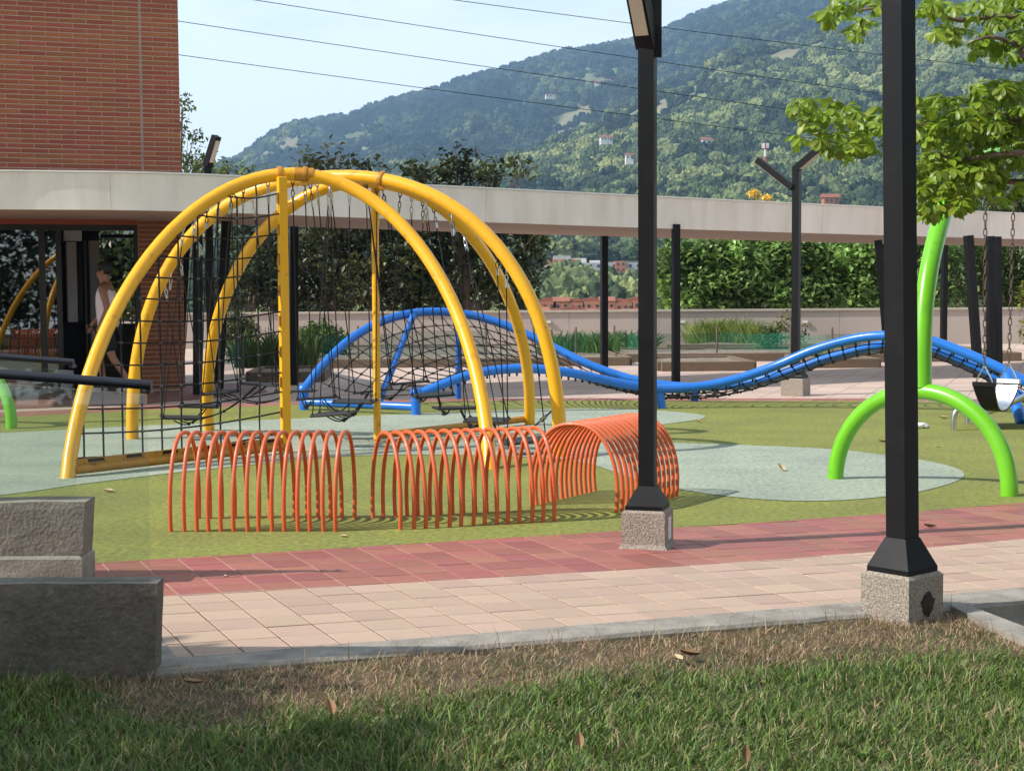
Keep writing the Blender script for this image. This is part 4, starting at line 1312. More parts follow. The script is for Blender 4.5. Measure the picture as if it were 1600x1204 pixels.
q = G(372, 572); tree('dull green bush behind the left legs of the dome', q, [lobe(370, 525, q.y, 32, 38), lobe(385, 545, q.y, 26, 24)], 2200, .09, (.06, .075, .025), .05, 15, cat='bush', name='bush')
q = G(1205, 552); tree('upright leafy plant left of the two-headed lamp', q, [lobe(1203, 520, q.y, 12, 16), lobe(1200, 534, q.y, 20, 10)], 380, .10, (.09, .14, .04), .02, 16, cat='bush', name='bush')
q = G(1228, 552); tree('thin yellowish sapling beside the two-headed lamp', q, [lobe(1226, 512, q.y, 16, 22), lobe(1255, 515, q.y, 9, 26)], 260, .09, (.20, .20, .07), .015, 17, cat='sapling', name='sapling')
tree('dark leafy tree seen through the entrance hall window', Vector((-8.1, 30, -.3)), [lobe(190, 430, 30, 60, 60), lobe(160, 400, 30, 50, 50), lobe(225, 450, 30, 50, 60)], 3000, .2, (.06, .085, .022), .1, 41)
q = G(1612, 545); tree('yellow-green shrub cut by the right edge of the picture', q, [lobe(1612, 470, q.y, 22, 40), lobe(1618, 510, q.y, 26, 30)], 1600, .10, (.20, .24, .03), .05, 18, cat='shrub', name='shrub')
# ================================================================ valley, mountain and its forest
SKY_L = [(-700, 330), (0, 310), (250, 290), (330, 264), (390, 236), (430, 206), (470, 191), (540, 178), (600, 160), (660, 146), (720, 126), (790, 111), (880, 84), (960, 71), (1000, 66), (1040, 52), (1080, 33), (1120, 16), (1160, 7), (1250, 4), (1320, -3), (1450, -22), (1600, -34), (2300, 20)]
RDG_L = [(-700, 340), (0, 325), (300, 312), (480, 296), (600, 276), (720, 262), (820, 244), (900, 214), (1000, 170), (1060, 150), (1100, 126), (1160, 98), (1250, 76), (1330, 68), (1450, 40), (1600, 10), (2300, 60)]
def fbm(x, y, o=4):
    v = 0; a = 1; f = 1
    for k in range(o):
        v += a * noise.noise(Vector((x * f, y * f, 7.3 * k))); a *= .5; f *= 2.05
    return v
def tz(x, D):
    px = 800 + FPX * x / D
    S = 450 - interp(px, SKY_L); R = 450 - interp(px, RDG_L)
    zlow = interp(D, [(43, -3), (60, -7), (120, -8.5), (250, -5.4), (330, -3.5), (450, 1.5), (620, 14)])
    if D < 450: z = zlow
    else:
        e = interp(D, [(450, 0), (600, .22 * R), (800, .46 * R), (1100, .76 * R), (1500, R), (1720, R - 30), (2100, R - 12 + (S - R) * .25), (2700, R + (S - R) * .72), (3300, S), (3500, S - 12), (4000, S - 120)])
        if D > 2600: e -= 9 * min(1, (D - 2600) / 500)
        zh = CAMH + e / FPX * D
        k = min(1, (D - 450) / 150)
        z = zlow * (1 - k) + zh * k
        amp = min(1, (D - 450) / 700) * D / FPX
        fade = 1 - .9 * max(0, min(1, 1.6 - abs(D - 3300) / 380)) - .5 * max(0, 1 - abs(D - 1500) / 200)
        g = fbm(px / 120 + D / 500, D / 420 - px / 260, 4)
        z += amp * fade * ((34 if D > 1650 else 24) * g - 17 * abs(fbm(px / 75 + D / 260, D / 900, 3)))
    return z
def topx(p):
    q = R3.transposed() @ (p - Vector((0, 0, CAMH)))
    return 800 + FPX * q.x / -q.z, 602 - FPX * q.y / -q.z
CLEAR = [(558, 214, 34, 20, -.45, 'g'), (930, 122, 42, 13, -.2, 'g'), (866, 151, 15, 4, 0, 's'), (905, 190, 46, 13, -.25, 't'), (1362, 128, 58, 11, -.42, 's'), (1440, 92, 50, 8, -.3, 's'), (1120, 140, 90, 9, -.55, 'g'), (1010, 192, 60, 9, -.4, 'g'), (1240, 79, 50, 6, -.08, 't'), (1290, 160, 40, 8, -.2, 'g'), (640, 180, 26, 8, -.6, 't'), (700, 150, 30, 6, -.5, 't'), (440, 232, 40, 8, -.5, 't'), (1340, 165, 50, 8, 0, 'g'), (1120, 252, 34, 4, -.4, 'g'), (960, 128, 12, 6, 0, 's'), (1290, 240, 22, 4, 0, 'g'), (1060, 160, 80, 10, -.55, 'p'), (800, 180, 50, 12, -.4, 'p')]
def cleared(px, py):
    for (cx, cy, rx, ry, an, kd) in CLEAR:
        dx, dy = px - cx, py - cy
        u = dx * math.cos(an) + dy * math.sin(an); v = -dx * math.sin(an) + dy * math.cos(an)
        if (u / rx / 1.15) ** 2 + (v / ry / 1.9) ** 2 < 1 + .9 * noise.noise(Vector((px * .11, py * .16, 0))) + .5 * noise.noise(Vector((px * .3, py * .4, 3))): return kd
    return None
GC = {None: (.045, .062, .024), 'g': (.15, .17, .07), 's': (.36, .27, .19), 't': (.22, .20, .11), 'p': (.09, .15, .055)}
mb = MB(); mb.col = []
Ds = [43.6, 46, 52, 60, 75, 95, 120, 150, 185, 220, 260, 300, 345, 390, 430, 470] + [470 + 3400 * (k / 110) ** 1.05 for k in range(1, 104)] + [3950]
PX = [-700 + 3000 * i / 300 for i in range(301)]
for D in Ds:
    for px in PX:
        x = (px - 800) / FPX * D
        if D < 60: x = (px - 800) / FPX * 60
        z = tz(x, D)
        mb.v.append((x, D, z))
        kd = cleared(*topx(Vector((x, D, z)))) if D > 450 else ('g' if D < 400 and noise.noise(Vector((x * .02, D * .02, 5))) > .25 else None)
        if 1390 < D < 1530 and 870 < px < 1320: kd = 't' if noise.noise(Vector((px * .02, 0, 8))) > .1 else 'g'
        k = 1 + .35 * noise.noise(Vector((x * .01, D * .01, 3)))
        mb.col.append((*shade(GC[kd], k), 1))
n = len(PX)
for j in range(len(Ds) - 1):
    for i in range(n - 1):
        a = j * n + i; mb.f.append((a, a + 1, a + n + 1, a + n)); mb.mi.append(0)
M_terrain = mat('hillside', (.05, .07, .02), rough=.95, var=.3, scale=.05, detail=8, tint=True, bump=0)
struct(mb, 'mountain_terrain', M_terrain, smooth=True)
# forest: crowns scattered over the slopes, one mass of stuff
rf = random.Random(99)
pts = []; sc_ = []; tn = []; vi = []
keep_clear = [(845, 1090, 395, 560), (840, 1010, 205, 290)]
D = 265.0
while D < 3420:
    r = 3.3 + .0010 * D
    if D < 460: r = 3.0
    spc = r * 1.36
    half = .5 * 2000 / FPX * D
    nrow = int(2 * half / spc)
    for k in range(nrow):
        x = -half + spc * (k + rf.random())
        y = D + rf.uniform(-.6, .6) * spc
        px = 800 + FPX * x / y
        if px < 240 or px > 1790: continue
        if any(a < px < b and c < y < d for (a, b, c, d) in keep_clear) and rf.random() > .0: continue
        if y < 460 and rf.random() < .35: continue
        z = tz(x, y)
        ppx, ppy = topx(Vector((x, y, z)))
        if ppy > 500: continue
        if 1184 < ppx < 1206 and 690 < y < 775: continue
        kd = cleared(ppx, ppy)
        if kd in ('g', 's', 't') and rf.random() < .86: continue
        if 1400 < y < 1505 and 870 < ppx < 1320 and (y - 1400) / 105 > .35 + .6 * noise.noise(Vector((ppx * .03, y * .01, 1))) and rf.random() < .95: continue
        if 560 < y < 1100 and fbm(x / 55, y / 70, 3) > .52 and rf.random() < .8: continue
        s_ = r * (.55 + 1.1 * rf.random() ** 1.6) * (.62 if kd == 'p' else 1)
        pts.append((x, y, z + s_ * .55)); sc_.append(s_)
        big = fbm(x / 160, y / 220, 3)
        t = .5 + .5 * big + rf.uniform(-.36, .36)
        tn.append(max(0, min(1, t - (.24 if y > 1620 else -.12 if 1000 < y < 1560 else 0)))); vi.append(rf.randint(0, 3))
    D += spc * .86
me = bpy.data.meshes.new('forest')
me.from_pydata(pts, [], [])
a = me.attributes.new('csize', 'FLOAT', 'POINT'); a.data.foreach_set('value', sc_)
a = me.attributes.new('ctint', 'FLOAT', 'POINT'); a.data.foreach_set('value', tn)
a = me.attributes.new('cvar', 'INT', 'POINT'); a.data.foreach_set('value', vi)
forest = bpy.data.objects.new('forest', me); COL.objects.link(forest)
forest['kind'] = 'stuff'; forest['label'] = 'dense forest covering the mountain slopes'
M_forest = bpy.data.materials.new('forest_crowns'); M_forest.use_nodes = True
def _fm():
    t = M_forest.node_tree; N = t.nodes; L = t.links; b = N['Principled BSDF']
    at = N.new('ShaderNodeAttribute'); at.attribute_type = 'INSTANCER'; at.attribute_name = 'ctint'
    rp = N.new('ShaderNodeValToRGB'); e = rp.color_ramp.elements
    e[0].position = 0; e[0].color = (.010, .022, .014, 1); e[1].position = 1; e[1].color = (.25, .27, .105, 1)
    x = e.new(.38); x.color = (.030, .048, .026, 1); x = e.new(.7); x.color = (.105, .138, .058, 1)
    L.new(at.outputs['Fac'], rp.inputs[0])
    nz = N.new('ShaderNodeTexNoise'); nz.inputs['Scale'].default_value = 2.4; nz.inputs['Detail'].default_value = 5
    tc = N.new('ShaderNodeTexCoord'); L.new(tc.outputs['Object'], nz.inputs['Vector'])
    mr = N.new('ShaderNodeMapRange'); mr.inputs['From Min'].default_value = .3; mr.inputs['From Max'].default_value = .7; mr.inputs['To Min'].default_value = .55; mr.inputs['To Max'].default_value = 1.45
    L.new(nz.outputs['Fac'], mr.inputs['Value'])
    hs = N.new('ShaderNodeHueSaturation'); L.new(rp.outputs[0], hs.inputs['Color']); L.new(mr.outputs[0], hs.inputs['Value'])
    L.new(hs.outputs[0], b.inputs['Base Color']); b.inputs['Roughness'].default_value = .8; b.inputs['Specular IOR Level'].default_value = .2
_fm()
ng = bpy.data.node_groups.new('forest_scatter', 'GeometryNodeTree')
ng.interface.new_socket('Geometry', in_out='INPUT', socket_type='NodeSocketGeometry')
ng.interface.new_socket('Geometry', in_out='OUTPUT', socket_type='NodeSocketGeometry')
def _gn():
    N = ng.nodes; L = ng.links
    gi = N.new('NodeGroupInput'); go = N.new('NodeGroupOutput')
    join = N.new('GeometryNodeJoinGeometry')
    for k in range(4):
        ic = N.new('GeometryNodeMeshIcoSphere'); ic.inputs['Subdivisions'].default_value = 4
        sp_ = N.new('GeometryNodeSetPosition')
        ps = N.new('GeometryNodeInputPosition')
        nz = N.new('ShaderNodeTexNoise'); nz.noise_dimensions = '4D'; nz.inputs['W'].default_value = k * 3.7
        nz.inputs['Scale'].default_value = 1.9; nz.inputs['Detail'].default_value = 4.5; nz.inputs['Roughness'].default_value = .68
        L.new(ps.outputs[0], nz.inputs['Vector'])
        sb = N.new('ShaderNodeMath'); sb.operation = 'SUBTRACT'; sb.inputs[1].default_value = .5
        ml = N.new('ShaderNodeMath'); ml.operation = 'MULTIPLY'; ml.inputs[1].default_value = 2.3
        L.new(nz.outputs[0], sb.inputs[0]); L.new(sb.outputs[0], ml.inputs[0])
        vs_ = N.new('ShaderNodeVectorMath'); vs_.operation = 'SCALE'
        L.new(ps.outputs[0], vs_.inputs[0]); L.new(ml.outputs[0], vs_.inputs['Scale'])
        L.new(ic.outputs[0], sp_.inputs['Geometry']); L.new(vs_.outputs[0], sp_.inputs['Offset'])
        tf = N.new('GeometryNodeTransform'); tf.inputs['Scale'].default_value = ((1, 1, .95), (1.1, 1, .8), (.85, .85, 1.25), (1, 1, 1.05))[k]
        L.new(sp_.outputs[0], tf.inputs[0])
        sm = N.new('GeometryNodeSetMaterial'); sm.inputs['Material'].default_value = M_forest
        L.new(tf.outputs[0], sm.inputs[0])
        gt = N.new('GeometryNodeGeometryToInstance'); L.new(sm.outputs[0], gt.inputs[0])
        L.new(gt.outputs[0], join.inputs[0])
    io = N.new('GeometryNodeInstanceOnPoints'); io.inputs['Pick Instance'].default_value = True
    def attr(nm, ty):
        a = N.new('GeometryNodeInputNamedAttribute'); a.data_type = ty; a.inputs['Name'].default_value = nm; return a.outputs['Attribute']
    L.new(gi.outputs[0], io.inputs['Points']); L.new(join.outputs[0], io.inputs['Instance'])
    L.new(attr('cvar', 'INT'), io.inputs['Instance Index'])
    L.new(attr('csize', 'FLOAT'), io.inputs['Scale'])
    rv = N.new('FunctionNodeRandomValue'); rv.data_type = 'FLOAT_VECTOR'; rv.inputs[1].default_value = (.25, .25, 6.28)
    L.new(rv.outputs[0], io.inputs['Rotation'])
    L.new(io.outputs[0], go.inputs[0])
_gn()
md = forest.modifiers.new('scatter', 'NODES'); md.node_group = ng

# ================================================================ far houses
M_roof = mat('clay_roof', (.30, .105, .06), rough=.85, var=.25, scale=.8, rand=.15)
M_wpale = mat('pale_house_wall', (.68, .65, .60), rough=.8, var=.06, scale=.4)
M_worange = mat('orange_brick_wall', (.42, .16, .09), rough=.85, var=.1, scale=.4, rand=.08)
M_wgrey = mat('grey_facade', (.42, .41, .42), rough=.8, var=.08, scale=.4)
M_pane = mat('far_window', (.03, .035, .04), rough=.2, var=.1, scale=1)
def block(th, nm, mm, c, w, d, h, z0, rz=0, par=None):
    m = MB(); m.box((c[0], c[1], z0 + h / 2), (w, d, h), Matrix.Rotation(rz, 3, 'Z')); return part(m, nm, mm, par or th, False)
def gable(th, c, w, d, z0, h, rz=0, over=.5, mm=None):
    R = Matrix.Rotation(rz, 3, 'Z'); m = MB()
    a, b = w / 2 + over, d / 2 + over
    vs = [(-a, -b, 0), (a, -b, 0), (a, b, 0), (-a, b, 0), (-a, 0, h), (a, 0, h)]
    vs = [R @ Vector(v) + Vector((c[0], c[1], z0)) for v in vs]
    m.add(vs, [(0, 1, 5, 4), (2, 3, 4, 5), (0, 4, 3), (1, 2, 5), (3, 2, 1, 0)])
    return part(m, 'roof', mm or M_roof, th, False)
def wins(wl_, c, w, d, z0, rows, cols, ww, wh, dz, rz=0):
    R = Matrix.Rotation(rz, 3, 'Z')
    for r in range(rows):
        for k in range(cols):
            q = R @ Vector((-w / 2 + w * (k + .5) / cols, -d / 2 - .02, 0))
            m = MB(); m.box((c[0] + q.x, c[1] + q.y, z0 + dz * (r + .5)), (ww, .08, wh), R); part(m, 'window', M_pane, wl_, False)
def house(label, px, D, w, d, h, roof, wallm, cols=3, rows=1, rz=.2, group='houses on the mountainside', lift=0, flat=False):
    x = (px - 800) / FPX * D; z = tz(x, D) + lift
    t = thing('house', label, 'house', (x, D, z), group)
    b = block(t, 'wall', wallm, (x, D), w, d, h + 3, z - 3, rz)
    if flat: block(t, 'roof', M_wpale, (x, D), w + .6, d + .6, .5, z + h + .01, rz)
    else: gable(t, (x, D), w, d, z + h + .01, roof, rz)
    wins(b, (x, D), w, d, z, rows, cols, w / cols * .4, h / rows * .45, h / rows, rz)
    m = MB(); R = Matrix.Rotation(rz, 3, 'Z'); q = R @ Vector((w * .36, -d / 2 - .03, 0)); m.box((x + q.x, D + q.y, z + 1), (1.1, .1, 2.0), R); part(m, 'door', M_wood, b, False)
    return t
def hz(py, px, D):
    "height on the slope needed for a base seen at this row"
    return AT(px, py, D).z - tz((px - 800) / FPX * D, D)
for (lb, px, py, D, w, h, roof, mm, cl) in (
    ('large white house with stepped roofs right of the lamp head', 1338, 282, 820, 26, 7, 2, M_wpale, 5),
    ('white tower-like house above the stepped white house', 1332, 264, 880, 9, 6, 1.2, M_wpale, 2),
    ('reddish low house below the stepped white house', 1335, 292, 740, 14, 4, 2.2, M_worange, 3),
    ('brown-roofed house just above the canopy right of the lamp', 1296, 318, 560, 9, 3.5, 2, M_worange, 3),
    ('white flat-roofed house left of the red and white mast', 1158, 209, 1080, 16, 5, 1, M_wpale, 4),
    ('small white house left of the mast, lower on the slope', 1103, 226, 980, 9, 5, 2, M_wpale, 2),
    ('white house half hidden by trees, nearest the left of the mast', 1128, 222, 990, 7, 4, 1.6, M_wpale, 2),
    ('lone white house high on the dark slope', 1091, 103, 2450, 30, 9, 4, M_wpale, 4),
    ('white house at the edge of the lamp post, mid slope', 984, 249, 860, 7, 4, 1.5, M_wpale, 2),
    ('low white farmhouse left of the lamp post, mid slope', 948, 220, 1120, 14, 4, 2, M_wpale, 4),
    ('pale farm shed in the upper clearing', 862, 152, 2150, 22, 5, 2, M_wpale, 3),
    ('small pale houses cluster, left one, in the high clearing', 935, 132, 2250, 12, 6, 3, M_wpale, 2),
    ('small pale houses cluster, right one, in the high clearing', 952, 130, 2280, 12, 6, 3, M_wpale, 2),
    ('white cottage on the far right clearing', 1338, 160, 1500, 12, 6, 2.5, M_wpale, 3),
    ('pale shed above the lamp head', 1305, 256, 900, 13, 4, 1, M_wpale, 3)):
    w *= .62; h *= .6; roof *= .7
    house(lb, px, D, w, w * .6, h, roof, mm, cl, 1, .15, lift=hz(py, px, D) if hz(py, px, D) > -4 else 0)
# red-roofed terrace in the valley
rr_ = random.Random(4)
for k in range(15):
    px = 848 + (k % 8) * 23 + rr_.uniform(-4, 4) + (9 if k > 7 else 0); D = 268 if k > 7 else 238 + rr_.uniform(-3, 3)
    place = ('lower' if k <= 7 else 'upper') 
    nth = ('first', 'second', 'third', 'fourth', 'fifth', 'sixth', 'seventh', 'eighth')[k % 8]
    x = (px - 800) / FPX * D; z = tz(x, D)
    zt = AT(px, (481 if k <= 7 else 466) + rr_.uniform(-2.5, 2.5), D).z
    t = thing('house', f'red-roofed house in the valley, {nth} from the left in the {place} row', 'house', (x, D, z), 'red-roofed houses in the valley')
    w = rr_.uniform(2.1, 2.9)
    b = block(t, 'wall', M_worange if rr_.random() < .7 else M_wpale, (x, D), w, 6, zt - .6 - z + 1, z - 1, 0)
    gable(t, (x, D), w, 6, zt - .6, .75, 1.5708 if k % 3 else 0.0, .12)
    wins(b, (x, D), w, 6, zt - 2.2, 1, 2, .45, .55, 1.6)
# orange and grey institutional block
xB = lambda px, D: (px - 800) / FPX * D
DB = 470
ap = thing('campus_building', 'long orange and grey building beyond the valley under the canopy', 'building', (xB(960, DB), DB, tz(xB(960, DB), DB)))
def bblock(x0, x1, y0, y1, mm, nm, dd=0, dep=10, cols=0, rows=0):
    D = DB + dd; z1 = AT(800, y0, D).z; z0 = AT(800, y1, D).z; cx = (xB(x0, D) + xB(x1, D)) / 2; w = xB(x1, D) - xB(x0, D)
    b = block(ap, nm, mm, (cx, D + dep / 2), w, dep, z1 - z0 + 3, z0 - 3)
    if cols: wins(b, (cx, D + dep / 2), w, dep, z0, rows, cols, w / cols * .35, (z1 - z0) / rows * .42, (z1 - z0) / rows)
bblock(858, 905, 406, 441, M_worange, 'wall', 0, 10, 4, 3)
bblock(866, 893, 400, 406.5, M_wgrey, 'roof_box', 1, 6)
bblock(905, 1078, 411, 432, M_wgrey, 'wall', 3, 9, 14, 2)
bblock(962, 979, 409, 427, M_worange, 'wall', 1, 6, 2, 2)
bblock(950, 1078, 429, 445, M_frame, 'glazed_wing', 0, 6)
bblock(893, 917, 404, 406, M_wpale, 'roof_canopy', 5, 5)
bblock(923, 940, 407.5, 409.5, M_wpale, 'roof_canopy', 5, 5)
bblock(845, 858, 414, 434, M_wpale, 'wall', 2, 8, 2, 2)
bblock(902, 916, 432, 441, M_wpale, 'porch', -1, 2)
# red and white mast
D = 760; bx = xB(1195, D); bz = tz(bx, D)
mast = thing('radio_mast', 'red and white banded radio mast rising from the trees', 'mast', (bx, D, bz))
zt = AT(1195, 224, D).z
zz = bz - 1; k = 0
while zz < zt - .1:
    z2 = min(zz + 3.4, zt)
    m = MB(); m.tube([(bx, D, zz), (bx, D, z2 - .01)], .62, 8); part(m, 'band', M_wpale if k % 2 else mat('mast_red%d' % k, (.45, .05, .04), rough=.7), mast)
    zz = z2; k += 1
m = MB()
for a in range(6):
    an = a * 1.047; m.box((bx + 1.5 * math.cos(an), D + 1.5 * math.sin(an), zt - 1.2), (.5, .5, 2.4), Matrix.Rotation(an, 3, 'Z'))
    m.tube([(bx, D, zt - 1.2), (bx + 1.5 * math.cos(an), D + 1.5 * math.sin(an), zt - 1.2)], .12, 5)
part(m, 'antennas', M_wpale, mast)
# yellow flowering trees on the lower slope
for (lb, px, py, D, s_) in (('yellow flowering tree just above the canopy', 1178, 303, 560, 1.5), ('smaller yellow flowering tree touching the canopy edge', 1199, 310, 540, .9)):
    p = AT(px, py, D - 12); x = p.x
    tree(lb, Vector((x, p.y, tz(x, p.y))), [(x, p.y, p.z, s_ * 1.3, s_, s_), (x + s_ * .7, p.y, p.z - s_ * .5, s_, s_, s_ * .7)], 900, .75, (.85, .60, .015), .25, 31, name='flowering_tree', grp='yellow flowering trees')

# ================================================================ overhead cables
for (nm, a, b) in (('topmost', (740, 0), (1600, 108)), ('second', (412, 0), (1600, 176)), ('third', (276, 30.5), (1600, 219)), ('lowest', (276, 82.5), (1600, 254))):
    Y0, Y1 = 46, 70
    # run on beyond both sides of the picture
    sl_ = (b[1] - a[1]) / (b[0] - a[0])
    p, q = AT(a[0] - 700, a[1] - 700 * sl_ * 1.06, Y0), AT(b[0] + 500, b[1] + 500 * sl_ * .9, Y1)
    pts_ = []
    for k in range(33):
        t = k / 32; w = p.lerp(q, t); w.z -= 4 * t * (1 - t) * .28; pts_.append(w)
    m = MB(); m.tube(pts_, .012, 6)
    solo(m, 'power_cable', M_black, {'topmost': 'topmost of the four overhead cables crossing the sky', 'second': 'second overhead cable from the top, crossing sky and mountain', 'third': 'third overhead cable from the top, meeting the brick building', 'lowest': 'lowest of the four overhead cables, passing above the dome'}[nm], 'cable', 'overhead power cables', p)
# ================================================================ low walls and glass balustrades at the left
YA = G(237, 1050).y
def lowwall(label, xr_t, xr_b, ytop, Yf, thick, zb, mm=None):
    zt = AT(xr_t, ytop, Yf).z; xt = AT(xr_t, ytop, Yf).x; xb = AT(xr_b, ytop, Yf).x
    t = thing('low_wall', label, 'wall', Vector((xb - 1, Yf, zb)), 'stepped low walls by the lawn')
    m = MB(); n_ = 26; rows_ = 8
    # front face with a slightly uneven surface, plus top, end and back
    X0 = xb - 3.4
    def bump(x, z): return .006 * noise.noise(Vector((x * 6, z * 6, 1))) + .004 * noise.noise(Vector((x * 15, z * 15, 4)))
    for j in range(rows_ + 1):
        z = lerp(zb, zt, j / rows_); xe = lerp(xb, xt, j / rows_)
        for i in range(n_ + 1):
            x = lerp(X0, xe, (i / n_) ** .6); e = 1 if j == rows_ else 0
            m.v.append((x + (bump(z, 3) if i == n_ else 0), Yf + bump(x, z) + (.006 if j == rows_ else 0), z + (bump(x, 9) if j == rows_ else 0)))
    for j in range(rows_):
        for i in range(n_):
            a = j * (n_ + 1) + i; m.f.append((a, a + 1, a + n_ + 2, a + n_ + 1)); m.mi.append(0)
    o = len(m.v)
    top0 = rows_ * (n_ + 1)
    for i in range(n_ + 1):
        x, y, z = m.v[top0 + i]; m.v.append((x, Yf + thick, z + .002))
    for i in range(n_): m.f.append((top0 + i, top0 + i + 1, o + i + 1, o + i)); m.mi.append(1)
    o2 = len(m.v)
    for j in range(rows_ + 1):
        x, y, z = m.v[j * (n_ + 1) + n_]; m.v.append((x - .004, Yf + thick, z))
    for j in range(rows_): m.f.append((j * (n_ + 1) + n_, o2 + j, o2 + j + 1, (j + 1) * (n_ + 1) + n_)); m.mi.append(0)
    m.v += [(X0, Yf + thick, zb), (X0, Yf + thick, zt)]
    m.f.append((o2, len(m.v) - 2, len(m.v) - 1, o2 + rows_)); m.mi.append(0)
    part(m, 'wall_body', [mm or M_cement, M_conc], t, False)
    return t, zt, xt
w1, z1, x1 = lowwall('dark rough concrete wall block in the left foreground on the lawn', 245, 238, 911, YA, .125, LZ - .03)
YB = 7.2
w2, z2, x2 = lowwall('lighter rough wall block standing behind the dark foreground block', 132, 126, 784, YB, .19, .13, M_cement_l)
m = MB(); q = AT(128, 876, YB - .02); m.box((q.x - 1.7, YB + .09, .055), (3.4, .23, .19), bev=.012); part(m, 'plinth', M_conc, w2, False)
m = MB(); 
def balustrade(label, px_edge, Yg, zb, h0, h1, r, Yr):
    t = thing('glass_balustrade', label, 'railing', AT(px_edge, 700, Yg) * 1.0, 'glass balustrades with dark handrails')
    ORG[t] = Vector(t.location)
    e = AT(px_edge, 760, Yg).x
    a, b = AT(*h0, Yr), AT(*h1, Yr)
    d = (b - a).normalized()
    ztop = AT(px_edge, h1[1] + 10, Yg).z
    m = MB(); X0 = e - 1.6
    m.add([(X0, Yg - .005, zb), (e, Yg - .005, zb), (e, Yg - .005, ztop - .01), (X0, Yg - .005, ztop - .01 - d.z * 1.6), (X0, Yg + .005, zb), (e, Yg + .005, zb), (e, Yg + .005, ztop - .01), (X0, Yg + .005, ztop - .01 - d.z * 1.6)],
          [(0, 1, 2, 3), (7, 6, 5, 4), (1, 5, 6, 2), (0, 4, 5, 1), (3, 2, 6, 7), (4, 0, 3, 7)])
    part(m, 'glass_pane', M_bglass, t, False)
    m = MB(); m.tube([a - d * 1.6, b], r, 18); part(m, 'handrail', M_rail, t)
    for k in (.012, .7):
        p = b - d * k; m = MB(); m.box((p.x, (p.y + Yg) / 2, p.z - r - .006), (.016, abs(Yg - p.y) + .02, .016)); part(m, 'glass_clip', M_rail, t, False)
balustrade('nearer glass balustrade with the longer black handrail', 232, YA + .06, z1 - .005, (0, 584), (237, 601.5), .0178, YA + .02)
balustrade('farther glass balustrade with the shorter black handrail', 119, YB + .09, z2 - .005, (0, 557), (115, 565.5), .0152, YB + .04)

